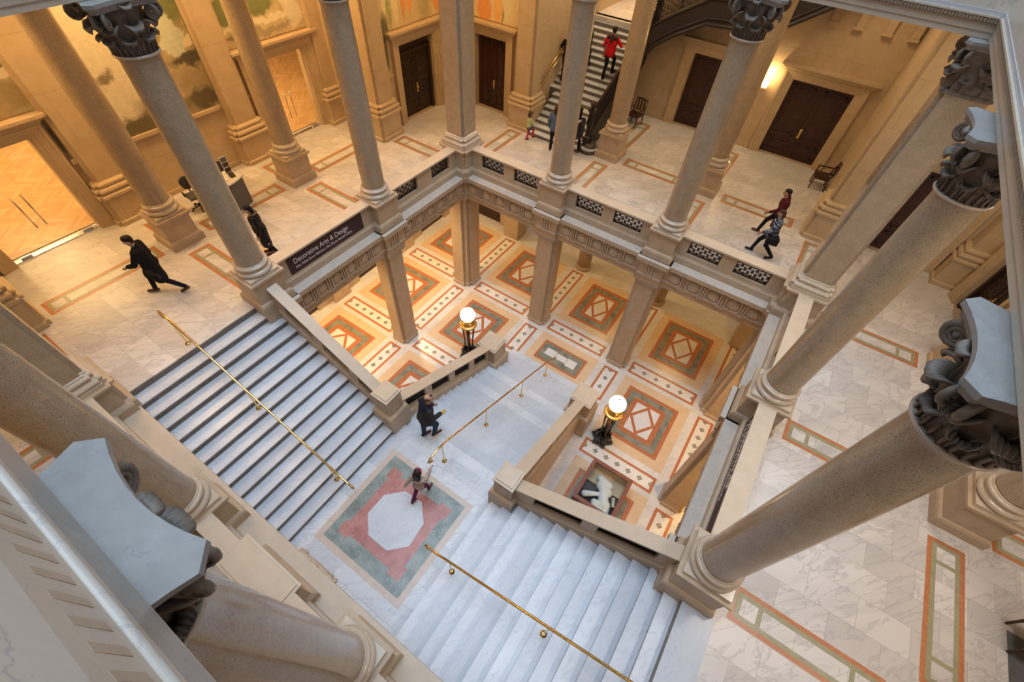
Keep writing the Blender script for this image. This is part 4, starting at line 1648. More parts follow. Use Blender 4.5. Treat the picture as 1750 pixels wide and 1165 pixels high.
m.box(xa, xb + .3, -D + .5, YL + .02, -HL - .4, -HL, 'landing')
z = -HL
e = .0015
m.rect(4.93, 7.84, -12.65, -9.70, z + e, 'rug_tan')
m.rect(5.10, 7.67, -12.49, -9.85, z + 2 * e, 'rug_green')
m.rect(5.32, 7.43, -12.22, -10.12, z + 3 * e, 'rug_red')
for sx in (0, 1):
    for sy in (0, 1):
        pass
for x0, x1, y0, y1 in ((5.66, 7.05, -10.22, -10.12), (5.66, 7.05, -12.22, -12.12), (5.32, 5.42, -11.88, -10.45), (7.33, 7.43, -11.88, -10.45)):
    m.rect(x0, x1, y0, y1, z + 4 * e, 'rug_green')
oc = [(5.655, -10.86), (6.06, -10.45), (6.62, -10.42), (7.04, -10.82), (7.10, -11.45), (6.71, -11.85), (6.07, -11.85), (5.65, -11.46)]
m.quad([(a, b, z + 5 * e) for a, b in oc[::-1]], 'step')
m.quad([(6.37 + (a - 6.37) * .80, -11.14 + (b + 11.14) * .80, z + 6 * e) for a, b in oc[::-1]], 'landing')
m.quad([(6.37 + (a - 6.37) * .785, -11.14 + (b + 11.14) * .785, z + 7 * e) for a, b in oc[::-1]], 'step')
m.build('mosaic_floor', t)

# walls that carry the flights
ws = MB()
ws.prism([(.35, -.6), (4.3, -2.9), (4.3, Z1), (.35, Z1)], -9.16, -8.84, 'lime', 'y')
ws.prism([(W - .35, -.6), (8.45, -2.9), (8.45, Z1), (W - .35, Z1)][::-1], -9.16, -8.84, 'lime', 'y')
for x in (X1, X2):
    ws.prism([(-8.7, -3.0), (-3.6, -5.55), (-3.6, Z1), (-8.7, Z1)][::-1], x - .16, x + .16, 'lime', 'x')
for x in (0, W):
    ws.box(x - .505, x + .505, -9.505, -8.6, -.8, -.002, 'lime')
ws.build('wall_stair', kind='structure')

# sloping balustrades
SL = -R1 / TL


def slope_frame(o, u, n, k):
    return Matrix(((u[0], n[0], 0, o[0]), (u[1], n[1], 0, o[1]), (k, 0, 1, o[2]), (0, 0, 0, 1)))


G = 'stone balustrades of the stairs'
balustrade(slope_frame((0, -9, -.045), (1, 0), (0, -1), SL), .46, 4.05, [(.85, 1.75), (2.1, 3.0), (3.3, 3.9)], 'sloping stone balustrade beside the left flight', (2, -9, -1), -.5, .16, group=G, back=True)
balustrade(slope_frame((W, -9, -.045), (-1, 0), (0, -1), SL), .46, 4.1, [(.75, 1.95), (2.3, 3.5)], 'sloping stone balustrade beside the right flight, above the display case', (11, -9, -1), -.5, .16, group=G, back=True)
SLW = -R2 / TLW
balustrade(slope_frame((X1, YL, -HL), (0, 1), (1, 0), SLW), .22, 4.75, [(.45, 1.25), (1.55, 2.4), (2.7, 3.5), (3.8, 4.55)], 'sloping stone balustrade left of the lower flight, behind the descending man', (X1, -6.5, -4), -.42, .185, group=G, back=True)
balustrade(slope_frame((X2, YL, -HL), (0, 1), (-1, 0), SLW), .22, 4.75, [(.45, 1.25), (1.55, 2.4), (2.7, 3.5), (3.8, 4.55)], 'sloping stone balustrade right of the lower flight, beside the display case', (X2, -6.5, -4), -.42, .185, group=G)


def newel(x, y, zb, zt, hw, label, medal=False):
    t = thing('stone_newel', (x, y, zb), label, 'newel post', 'newel posts of the stairs')
    m = MB()
    m.stack(sq(hw - .03, x, y), [(.10, zb), (.10, zt - .85), (.08, zt - .82), (.09, zt - .80), (.03, zt - .76)], 'lime')
    m.build('base', t)
    m = MB()
    m.stack(sq(hw - .03, x, y), [(0, zt - .78), (0, zt - .10)], 'lime')
    a = hw - .12
    for f in (frame((x, y, 0), (1, 0), (0, -1)), frame((x, y, 0), (0, 1), (1, 0)), frame((x, y, 0), (0, -1), (-1, 0)), frame((x, y, 0), (1, 0), (0, 1))):
        m.T = f
        d = hw - .03
        for x0, x1, z0, z1 in ((-a, a, zt - .66, zt - .63), (-a, a, zt - .22, zt - .19), (-a, -a + .03, zt - .63, zt - .22), (a - .03, a, zt - .63, zt - .22)):
            m.box(x0, x1, d, d + .012, z0, z1, 'lime')
    m.T = None
    m.build('die', t)
    m = MB()
    m.stack(sq(hw - .03, x, y), [(.0, zt - .11), (.015, zt - .08), (.03, zt - .06), (.03, zt - .005), (-.02, zt), (-.03, zt), (-.03, zt + .035)], 'lime_light')
    m.build('cap', t)
    if medal:
        m = MB()
        m.T = frame((x, y, 0), (1, 0), (0, 1))
        d = hw - .02
        disc(m, 0, zt - .43, .17, d, d + .04, 'cornice', 16)
        for k in range(10):
            an = k * PI / 5
            m.ball((.15 * math.cos(an), d + .04, zt - .43 + .15 * math.sin(an)), .045, 'cornice', 8, 6)
        m.ball((0, d + .04, zt - .43), .07, 'cornice', 10, 7)
        m.build('wreath', t)


newel(X1, -9, -HL, -1.12, .30, 'square newel where the left flight meets the landing, beside the descending man')
newel(X2, -9, -HL, -1.12, .30, 'square newel where the right flight meets the landing, above the girl')
newel(X1, -3.85, Z1, -4.1, .42, 'big newel at the left foot of the lower flight, beside the first lamp', True)
newel(X2, -3.85, Z1, -4.1, .42, 'big newel at the right foot of the lower flight, beside the second lamp', True)


def handrail(path, posts, label, loc, r=.028):
    t = thing('brass_handrail', loc, label, 'handrail', 'brass handrails in the middle of the stairs')
    m = MB()
    m.tube(path, r, 12, 'brass')
    m.ball(path[0], r * 1.25, 'brass', 10, 8)
    m.ball(path[-1], r * 1.25, 'brass', 10, 8)
    m.build('rail', t)
    for (x, y, z), top in posts:
        m = MB()
        m.tube([(x, y, z), (x, y, z + .06), (x, y, top - .1), (x, y, top)], [.022, .02, .018, .02], 10, 'brass')
        p = m.build('post', t)
        m = MB()
        m.lathe((x, y, z), [(.075, 0), (.075, .012), (.055, .03), (.03, .04), (.028, .06)], 18, 'brass')
        m.build('flange', p)
    return t


y = -11.31
zz = lambda x: -R1 / TL * x + .93
handrail([(-.60, y, .80), (-.68, y, .86), (-.72, y, .94), (-.66, y, .985), (-.55, y, 1.0), (-.25, y, 1.0), (-.05, y, .955), (4.45, y, zz(4.45)), (4.7, y, zz(4.7)), (5.0, y, -HL + .93), (5.2, y, -HL + .90), (5.22, y, -HL + .82), (5.14, y, -HL + .78)],
         [((-.27, y, 0), .99), ((1.90, y, -6 * R1), zz(1.90)), ((4.38, y, -13 * R1), zz(4.38))], 'brass handrail down the left flight', (2.2, y, -1.2))
zr = lambda x: -HL + R1 / TR * (x - XR0) + .95 + R1
handrail([(7.72, y, -HL + .80), (7.64, y, -HL + .85), (7.66, y, -HL + .93), (7.80, y, -HL + .955), (8.10, y, -HL + 1.0), (8.25, y, zr(8.2)), (12.7, y, zr(12.7)), (13.0, y, 1.0), (13.4, y, 1.0), (13.46, y, .93), (13.4, y, .86)],
         [((8.40, y, -HL + R1), zr(8.40)), ((10.88, y, -HL + 8 * R1), zr(10.88)), ((13.0, y, 0), 1.0)], 'brass handrail up the right flight, in the bottom foreground', (10.5, y, -1.2))
x = 6.37
zl = lambda yy: -HL - R2 / TLW * (yy - YL) + .93
handrail([(x, -9.58, -HL + .80), (x, -9.68, -HL + .86), (x, -9.72, -HL + .97), (x, -9.62, -HL + 1.04), (x, -9.3, -HL + 1.06), (x, -9.05, -HL + 1.02), (x, -3.0, zl(-3.0)), (x, -2.75, zl(-2.72)), (x, -2.3, Z1 + .86), (x, -2.14, Z1 + .82), (x, -2.12, Z1 + .74), (x, -2.2, Z1 + .7)],
         [((x, -9.15, -HL), -HL + 1.04), ((x, -7.1, -HL - 5 * R2), zl(-7.1)), ((x, -4.85, -HL - 11 * R2), zl(-4.85)), ((x, -2.9, -HL - 16 * R2), zl(-2.9))], 'brass handrail down the lower flight, held by the girl', (x, -6, -4))


# ---------------------------------------------------------------- far staircase
t = thing('marble_stair_flight', (1.7, 6.5, 1.5), 'far white staircase with dark risers climbing behind the columns', 'stairs')
for k in range(1, 21):
    m = MB()
    y0, z = 3.9 + (k - 1) * .3, k * .165
    xl = .60 if k < 8 else .3
    y1 = y0 + .3 if k < 20 else 9.8
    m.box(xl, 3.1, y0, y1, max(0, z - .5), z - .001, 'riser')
    m.box(xl, 3.1, y0 - .015, y1, z - .035, z, 'step')
    m.build('step', t)
m = MB()
m.lathe((3.36, 4.35, 0), [(.36, 0), (.36, .12), (.38, .125), (.38, .165)], 28, 'riser')
m.lathe((3.36, 4.35, .165), [(.36, 0), (.36, .002)], 28, 'step')
m.lathe((3.36, 4.45, .165), [(.24, 0), (.24, .165)], 24, 'riser')
m.build('bottom_step', t)
KS = .55
zs = lambda yy: (yy - 3.6) * KS
t = thing('iron_balustrade', (3.15, 6.5, 1.0), 'dark cast-iron balustrade with a brown rail on the right of the far staircase', 'balustrade')
m = MB()
m.prism([(4.55, 0), (5.6, 0), (9.4, zs(9.4) - 1.05), (9.4, zs(9.4) + .12), (4.55, zs(4.55) + .12)], 3.12, 3.24, 'iron_brown', 'x')
m.build('stringer', t)
m = MB()
m.T = Matrix(((0, 1, 0, 3.17), (1, 0, 0, 0), (KS, 0, 1, -3.6 * KS), (0, 0, 0, 1)))
s = 4.6
while s < 9.2:
    lattice(m, s, s + .9, .12, .86, 'iron_brown')
    s += .93
m.build('lattice_panel', t)
m = MB()
m.tube([(3.17, 4.5, zs(4.5) + .98), (3.17, 9.4, zs(9.4) + .95)], .045, 10, 'darkwood')
m.build('rail', t)
m = MB()
m.stack(sq(.10, 3.2, 4.42), [(.06, .3), (.06, .55), (0, .6), (-.02, .9), (.02, 1.2), (-.02, 1.5), (.04, 1.62), (.04, 1.68)], 'iron_brown')
m.lathe((3.2, 4.42, 1.68), [(.08, 0), (.05, .04), (.11, .12), (.12, .18), (.08, .25), (.02, .29)], 16, 'bronze_dark')
m.build('newel_post', t)
for k, dz in enumerate((1.02, .78)):
    m = MB()
    m.tube([(.40, 4.75, zs(4.75) + dz + .08), (.40, 9.4, zs(9.4) + dz)], .03, 10, 'brass')
    for yy in (5.2, 6.8, 8.4):
        m.tube([(.3, yy, zs(yy) + dz - .04), (.37, yy, zs(yy) + dz - .03), (.40, yy, zs(yy) + dz)], .012, 8, 'brass')
    tag(m.build('wall_handrail'), ('upper' if k == 0 else 'lower') + ' brass rail on the left wall of the far staircase', 'handrail')

# dark iron stair over the narrow brown door
t = thing('iron_staircase', (6.4, 8.4, 4.5), 'dark cast-iron upper stair crossing the top of the far wall', 'stairs')
LO = [(3.15, 2.2), (3.45, 2.6), (3.8, 3.08), (4.5, 3.6), (5.62, 4.22), (6.75, 4.30), (8.43, 4.74), (9.55, 5.52), (10.4, 6.2)]
UP = [(10.4, 7.1), (9.5, 6.5), (8.4, 5.72), (6.75, 5.22), (5.55, 5.12), (4.5, 4.5), (3.75, 4.02), (3.35, 3.6)]
m = MB()
m.prism(LO + UP, 8.0, 8.14, 'iron_brown', 'y')
for i in range(len(LO) - 1):
    (a, b), (c, d) = LO[i], LO[i + 1]
    m.prism([(a, b + .06), (c, d + .06), (c, d + .22), (a, b + .22)], 8.14, 9.25, 'iron_brown', 'y')
m.build('stringer', t)
m = MB()
m.tube([(a, 7.99, b + .07) for a, b in LO], .075, 8, 'iron_brown')
m.tube([(a, 7.99, b + .26) for a, b in LO], .035, 8, 'iron_brown')
m.tube([(a, 7.99, b - .05) for a, b in UP], .05, 8, 'iron_brown')
m.build('moulding', t)
m = MB()
for i in range(len(UP) - 1):
    (c, d), (a, b) = UP[i], UP[i + 1]
    k = (d - b) / (c - a)
    m.T = Matrix(((1, 0, 0, 0), (0, 1, 0, 8.06), (k, 0, 1, b - k * a), (0, 0, 0, 1)))
    lattice(m, a, c, .05, .95, 'iron')
m.T = None
m.build('lattice_panel', t)
m = MB()
m.tube([(a, 8.06, b + 1.0) for a, b in UP], .045, 8, 'darkwood')
m.build('rail', t)

# wall sconce
t = thing('wall_sconce', (8.43, 9.2, 2.4), 'lit gilded wall sconce left of the wide brown double door', 'lamp')
m = MB()
m.tube([(8.43, 9.25, 2.40), (8.43, 9.10, 2.36), (8.43, 9.02, 2.42)], .022, 8, 'gold')
m.lathe((8.43, 9.02, 2.42), [(.03, 0), (.10, .02), (.115, .05), (.10, .06)], 18, 'gold')
m.build('bracket', t)
m = MB()
m.lathe((8.43, 9.02, 2.48), [(.09, 0), (.11, .08), (.12, .2), (.10, .27), (.05, .30)], 18, 'sconce')
m.build('glass_shade', t)
point('sconce_light', (8.43, 8.95, 2.95), 40, (1.0, 0.70, 0.34), .12)


# ---------------------------------------------------------------- furniture
def armchair(x, y, yaw, label):
    t = thing('wooden_armchair', (0, 0, 0), label, 'chair', 'dark wooden armchairs of the galleries')
    m = MB()
    m.stack(rectp(-.29, .29, -.27, .27), [(0, .43), (.015, .45), (.015, .49), (-.02, .52)], 'darkwood')
    m.build('seat', t)
    for sx in (-1, 1):
        m = MB()
        m.tube([(sx * .27, .25, 0), (sx * .27, .25, .45), (sx * .28, .24, .70)], [.022, .03, .022], 8, 'darkwood')
        m.build('leg', t)
        m = MB()
        m.tube([(sx * .27, -.30, 0), (sx * .27, -.25, .45), (sx * .27, -.30, .75), (sx * .27, -.38, 1.02)], [.022, .03, .026, .022], 8, 'darkwood')
        m.build('leg', t)
        m = MB()
        m.tube([(sx * .28, .28, .71), (sx * .29, .05, .72), (sx * .28, -.28, .74)], [.03, .026, .024], 8, 'darkwood')
        m.build('arm', t)
    m = MB()
    m.tube([(-.29, -.37, 1.02), (0, -.40, 1.05), (.29, -.37, 1.02)], .035, 8, 'darkwood')
    m.tube([(-.26, -.28, .60), (.26, -.28, .60)], .022, 8, 'darkwood')
    for k in (-.15, 0, .15):
        m.prism([(k - .035, .6), (k + .035, .6), (k + .035, 1.03), (k - .035, 1.03)], -.345, -.325, 'darkwood', 'y')
    m.build('backrest', t)
    t.location = (x, y, 0)
    t.rotation_euler = (0, 0, yaw)
    return t


armchair(12.02, 7.85, math.radians(95), 'dark wooden armchair against the end wall, right of the wide brown double door')
armchair(3.86, 7.85, math.radians(170), 'dark wooden armchair behind the outer column beside the iron stair rail')
armchair(18.36, -6.55, math.radians(90), 'dark armchair at the right frame edge, farther of the two on the slate square')
armchair(18.36, -7.75, math.radians(90), 'dark armchair at the right frame edge, nearer of the two on the slate square')

# information desk
t = thing('information_desk', (-4.5, -7.3, 0), 'grey curved information desk with a white top, behind the left column', 'desk')
arc = [(-4.24 + .17 * (1 - ((i - 8) / 8) ** 2), -7.70 + i * .08) for i in range(17)]
poly = arc + [(-4.85, -6.43), (-4.85, -7.69)]
m = MB()
m.stack(poly, [(0, .05), (0, 1.0)], 'counter_grey')
m.build('front_panel', t)
m = MB()
m.stack(poly, [(.03, 1.0), (.04, 1.01), (.04, 1.045), (.03, 1.05)], 'counter_top')
m.build('worktop', t)
m = MB()
m.stack(poly, [(.04, 0.002), (.04, .05)], 'counter_top')
m.build('base_plate', t)
t = thing('brochure_stand', (-4.62, -6.58, 1.05), 'tall white brochure stand with three dark pictures at the end of the information desk', 'brochure stand')
m = MB()
m.box(-4.66, -4.64, -6.68, -6.46, 1.05, 1.62, 'counter_top')
m.box(-4.66, -4.54, -6.68, -6.46, 1.05, 1.065, 'counter_top')
m.build('stand', t)
for k, z in enumerate((1.10, 1.28, 1.45)):
    m = MB()
    m.box(-4.638, -4.622, -6.66, -6.48, z, z + .13, ('black_plastic', 'bronze_dark', 'counter_grey')[k])
    m.build('brochure', t)
m = MB()
m.box(-4.55, -4.27, -7.12, -6.86, 1.052, 1.075, 'paper')
tag(m.build('paper_stack'), 'stack of white papers on the information desk', 'papers')
m = MB()
m.prism([(-4.44, 1.052), (-4.28, 1.052), (-4.40, 1.17), (-4.44, 1.17)], -6.72, -6.56, 'bronze_dark', 'y')
tag(m.build('leaflet_box'), 'small dark leaflet box at the end of the information desk', 'box')


def office_chair(x, y, yaw, label):
    t = thing('office_chair', (0, 0, 0), label, 'chair', 'grey office chairs behind the desk')
    m = MB()
    m.stack(rectp(-.23, .23, -.22, .22), [(-.03, .46), (.02, .48), (.02, .53), (-.03, .56)], 'chair_grey')
    m.build('seat', t)
    m = MB()
    pts = [(.20 * math.cos(a), .62 + .22 + .22 * math.sin(a)) for a in [k * PI / 10 for k in range(20)]]
    m.prism([(p[0] * (1 if p[1] > .9 else .9), p[1]) for p in pts], -.30, -.24, 'chair_grey', 'y')
    m.build('backrest', t)
    m = MB()
    m.tube([(0, -.1, .46), (0, -.28, .50), (0, -.31, .75)], .022, 8, 'black_plastic')
    m.tube([(0, 0, .12), (0, 0, .46)], .028, 10, 'steel')
    m.build('column', t)
    for s in (-1, 1):
        m = MB()
        m.tube([(s * .22, -.05, .48), (s * .29, -.05, .55), (s * .29, -.12, .70), (s * .29, .12, .71), (s * .27, .14, .69)], .018, 8, 'black_plastic')
        m.build('armrest', t)
    for k in range(5):
        a = k * 2 * PI / 5
        m = MB()
        m.tube([(0, 0, .13), (.30 * math.cos(a), .30 * math.sin(a), .085)], [.03, .02], 8, 'black_plastic')
        m.ball((.30 * math.cos(a), .30 * math.sin(a), .035), .034, 'black_plastic', 10, 7)
        m.build('foot', t)
    t.location = (x, y, 0)
    t.rotation_euler = (0, 0, yaw)


office_chair(-5.30, -6.42, math.radians(-85), 'grey office chair behind the information desk, beside the brochure stand')
office_chair(-5.30, -7.66, math.radians(-95), 'grey office chair behind the information desk, showing left of the column')


# ---------------------------------------------------------------- lamp standards of the lower hall
def lamp(x, y, label):
    t = thing('lamp_standard', (x, y, Z1), label, 'lamp', 'globe lamp standards in the lower hall')
    star = []
    for k in range(24):
        a = k * PI / 12
        r = .30 + .15 * abs(math.cos(3 * a)) ** 2.2
        star.append((x + r * math.cos(a), y + r * math.sin(a)))
    m = MB()
    m.stack(star, [(0, Z1 + .002), (0, Z1 + .16), (-.03, Z1 + .2), (-.06, Z1 + .22), (-.08, Z1 + .42), (-.17, Z1 + .5), (-.19, Z1 + .56)], 'blackmarble')
    m.build('marble_base', t)
    for k in range(4):
        a = k * PI / 2 + .5
        m = MB()
        pr = [(.15, .54, .035), (.16, .75, .03), (.17, 1.1, .028), (.205, 1.6, .036), (.235, 2.02, .044)]
        m.tube([(x + r * math.cos(a), y + r * math.sin(a), Z1 + z) for r, z, q in pr], [q for r, z, q in pr], 8, 'bronze_dark')
        m.ball((x + .17 * math.cos(a), y + .17 * math.sin(a), Z1 + .57), .055, 'bronze_dark', 8, 6)
        m.build('leg', t)
    m = MB()
    m.lathe((x, y, Z1), [(.05, .5), (.025, .7), (.045, 1.0), (.018, 1.3), (.018, 2.0)], 12, 'bronze_dark')
    m.build('stem', t)
    m = MB()
    m.lathe((x, y, Z1), [(.20, 2.0), (.30, 2.02), (.345, 2.07), (.355, 2.11), (.34, 2.15), (.29, 2.16), (.25, 2.14), (.24, 2.2), (.245, 2.23), (.235, 2.27), (.18, 2.29), (.16, 2.33), (.19, 2.36), (.20, 2.40)], 32, 'gold')
    m.build('gilt_dish', t)
    m = MB()
    m.ball((x, y, Z1 + 2.66), .30, 'globe', 28, 20)
    g = m.build('globe', t)
    m = MB()
    m.lathe((x, y, Z1 + 2.95), [(.03, 0), (.025, .02), (.01, .045)], 10, 'bronze_dark')
    m.build('finial', g)
    return t


lamp(2.99, -3.72, 'lit globe lamp left of the lower flight, beside the left newel')
lamp(9.63, -3.9, 'lit globe lamp right of the lower flight, behind the display case')

# ---------------------------------------------------------------- display case with a plaster cast
cx0, cx1, cy0, cy1, ct = 9.80, 11.32, -6.86, -5.17, -5.30
t = thing('display_case', (10.55, -6.0, Z1), 'low red-brown wooden display case with a glass top in the lower hall', 'display case')
m = MB()
w = .135
for a, b, c, d in ((cx0, cx1, cy0, cy0 + w), (cx0, cx1, cy1 - w, cy1), (cx0, cx0 + w, cy0 + w, cy1 - w), (cx1 - w, cx1, cy0 + w, cy1 - w)):
    m.box(a, b, c, d, ct - .08, ct, 'casewood')
m.build('top_frame', t)
m = MB()
w = .06
for a, b, c, d in ((cx0 + .02, cx1 - .02, cy0 + .02, cy0 + w), (cx0 + .02, cx0 + w, cy0 + w, cy1 - w), (cx1 - w, cx1 - .02, cy0 + w, cy1 - w)):
    m.box(a, b, c, d, Z1 + .01, ct - .08, 'casewood')
m.box(cx0 + .02, cx1 - .02, cy1 - w, cy1 - .02, Z1 + .01, ct - .08, 'casewood')
m.build('side_panel', t)
m = MB()
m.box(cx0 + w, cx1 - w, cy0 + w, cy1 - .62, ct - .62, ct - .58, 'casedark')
m.box(cx0 + w, cx1 - w, cy1 - .62, cy1 - w, ct - .62, ct - .575, 'cream')
m.build('bottom', t)
m = MB()
m.box(cx0 + w, cx1 - w, cy1 - w - .012, cy1 - w, ct - .58, ct - .08, 'cream')
m.box(cx1 - w - .012, cx1 - w, cy1 - .8, cy1 - w, ct - .58, ct - .08, 'cream')
m.build('lining', t)
m = MB()
m.box(cx0 + .06, cx1 - .06, cy0 + .06, cy1 - .06, ct - .05, ct - .042, 'glass')
m.build('glass_top', t)


def bake_remesh(m, name, voxel, smooth, mt, parent, origin=None, label=None):
    """join overlapping solids into one continuous surface"""
    tmp = m.build('tmp')
    md = tmp.modifiers.new('r', 'REMESH')
    md.mode = 'VOXEL'
    md.voxel_size = voxel
    md.use_smooth_shade = True
    if smooth:
        s = tmp.modifiers.new('s', 'SMOOTH')
        s.iterations = smooth
        s.factor = .5
    dg = bpy.context.evaluated_depsgraph_get()
    me = bpy.data.meshes.new_from_object(tmp.evaluated_get(dg))
    old = tmp.data
    bpy.data.objects.remove(tmp)
    bpy.data.meshes.remove(old)
    me.materials.clear()
    me.materials.append(M[mt] if isinstance(mt, str) else mt)
    me.name = name
    o = bpy.data.objects.new(name, me)
    COL.objects.link(o)
    if parent:
        o.parent = parent
        if origin is not None:
            me.transform(Matrix.Translation(-Vector(origin)))
    if label:
        o['label'] = label
    return o


m = MB()
fz = ct - .30
for a, ra, b, rb in (((10.33, -5.62, fz), .13, (10.70, -5.72, fz), .15), ((10.45, -5.85, fz), .17, (10.78, -5.95, fz), .16), ((10.62, -6.0, fz), .16, (10.85, -6.45, fz - .02), .20),
                     ((10.10, -6.42, fz), .12, (10.50, -6.18, fz), .07), ((10.50, -6.18, fz), .07, (10.72, -6.1, fz), .10), ((10.52, -6.50, fz), .12, (10.75, -6.5, fz), .14), ((10.9, -6.4, fz), .18, (11.02, -6.62, fz), .10), ((10.55, -6.68, fz), .12, (10.95, -6.66, fz), .12)):
    m.ccap(a, ra, b, rb, 'plaster', 12)
o = bake_remesh(m, 'plaster_cast', .022, 2, 'plaster', None)
tag(o, 'broken white plaster cast lying inside the display case', 'sculpture')
m = MB()
m.T = Matrix.Translation((11.08, -6.12, fz - .1)) @ Matrix.Rotation(.35, 4, 'Z')
m.box(-.05, .05, -.18, .18, 0, .05, 'cream')
m.box(-.05, .05, -.18, -.12, .05, .10, 'cream')
m.T = None
tag(m.build('plaster_fragment'), 'small cream fragment beside the plaster cast in the display case', 'fragment')

# ---------------------------------------------------------------- people
def cloth(name, c, c2=None, scale=25, rough=.85, wave=None):
    m, nt, b = new_mat(name)
    d = tuple(x * .75 for x in c)
    p = pos(nt)
    if wave:
        wv = N(nt, 'ShaderNodeTexNoise')
        L(nt, scaled(nt, p, (3, 3, 22)), wv.inputs['Vector'])
        wv.inputs['Scale'].default_value = wave
        wv.inputs['Detail'].default_value = 1
        L(nt, ramp(nt, wv.outputs['Fac'], [(.44, c), (.48, c2), (.53, c2), (.57, c)]), b.inputs['Base Color'])
    else:
        L(nt, ramp(nt, noise(nt, p, scale), [(.3, d), (.7, c2 or c)]), b.inputs['Base Color'])
    b.inputs['Roughness'].default_value = rough
    b.inputs['Specular IOR Level'].default_value = .2
    return m


SKIN = cloth('skin', (.50, .28, .19), (.56, .33, .23), 8, .55)
SKIN2 = cloth('pale_skin', (.56, .35, .26), (.62, .40, .30), 8, .55)
C_ = {
    'black': cloth('black_cloth', (.012, .011, .012)), 'charcoal': cloth('charcoal_cloth', (.035, .033, .036)), 'trousers': cloth('dark_trousers', (.014, .014, .020)),
    'puffer': cloth('black_quilted_cloth', (.010, .010, .013), None, 25, .5), 'fur': cloth('brown_fur_trim', (.16, .12, .09)), 'white_cloth': cloth('white_cloth', (.62, .55, .52)),
    'maroon': cloth('maroon_shirt', (.10, .014, .018)), 'stripes': cloth('black_and_pale_striped_cloth', (.012, .014, .030), (.42, .50, .62), 25, .85, 1.0),
    'navy': cloth('navy_sweater', (.012, .014, .032)), 'dgrey': cloth('dark_grey_sweater', (.040, .037, .038)), 'jeans': cloth('blue_jeans', (.018, .045, .095), (.035, .075, .14)),
    'red': cloth('red_shirt', (.60, .012, .018)), 'shirtdark': cloth('dark_shoulder_cloth', (.045, .02, .02)), 'lime': cloth('pale_green_top', (.55, .60, .28)), 'pink': cloth('pink_leggings', (.60, .035, .13)),
    'grey': cloth('grey_skirt', (.10, .10, .11)), 'denim': cloth('denim_jacket', (.12, .18, .28)), 'scarf': cloth('white_grey_scarf', (.55, .53, .53)), 'girltop': cloth('tan_patterned_top', (.36, .27, .21), (.52, .40, .34), 30),
    'plum': cloth('plum_leggings', (.13, .022, .085)), 'brownshoe': cloth('brown_shoes', (.12, .05, .025), None, 20, .5), 'blackshoe': cloth('black_shoes', (.012, .011, .011), None, 20, .4), 'redshoe': cloth('dark_red_shoes', (.10, .018, .018)),
    'hairblack': cloth('black_hair', (.010, .008, .008), None, 60, .45), 'hairbrown': cloth('brown_hair', (.055, .026, .014), (.09, .045, .025), 60, .5), 'hairdark': cloth('dark_hair', (.022, .013, .010), None, 60, .45), 'yellow': cloth('mustard_scarf', (.50, .24, .03)),
    'bag': cloth('black_leather_bag', (.016, .015, .016), None, 20, .35), 'tan': cloth('tan_leather', (.42, .20, .06)), 'eye': cloth('eye', (.02, .015, .012), None, 20, .2), 'lip': cloth('lips', (.30, .09, .08)), 'pinkband': cloth('pink_hairband', (.75, .04, .22)), 'gold_cloth': cloth('yellow_card', (.70, .48, .05)),
}

WALK = dict(pel=(0, 0, .95), che=(0, .03, 1.30), nek=(0, .04, 1.47), hed=(0, .07, 1.635), look=(0, 1, -.1),
            hL=(-.09, 0, .92), kL=(-.10, .02, .50), aL=(-.10, -.32, .17), tL=(-.10, -.16, .035),
            hR=(.09, 0, .92), kR=(.10, .25, .52), aR=(.10, .33, .10), tR=(.10, .50, .05),
            sL=(-.19, .02, 1.42), eL=(-.25, .12, 1.14), wL=(-.21, .30, .98), sR=(.19, .02, 1.42), eR=(.25, -.10, 1.13), wR=(.24, -.08, .86))
STAND = dict(WALK, kL=(-.09, .02, .49), aL=(-.09, -.02, .09), tL=(-.10, .15, .035), kR=(.09, .03, .49), aR=(.09, .0, .09), tR=(.10, .17, .035),
             eL=(-.26, -.02, 1.14), wL=(-.24, .08, .88), eR=(.26, -.02, 1.14), wR=(.24, .08, .88))
STEP = dict(WALK, kR=(.10, .30, .68), aR=(.10, .28, .26), tR=(.10, .46, .20), kL=(-.09, .05, .50), aL=(-.09, -.08, .10), tL=(-.09, .08, .035), eL=(-.26, -.02, 1.14), wL=(-.24, .10, .90))


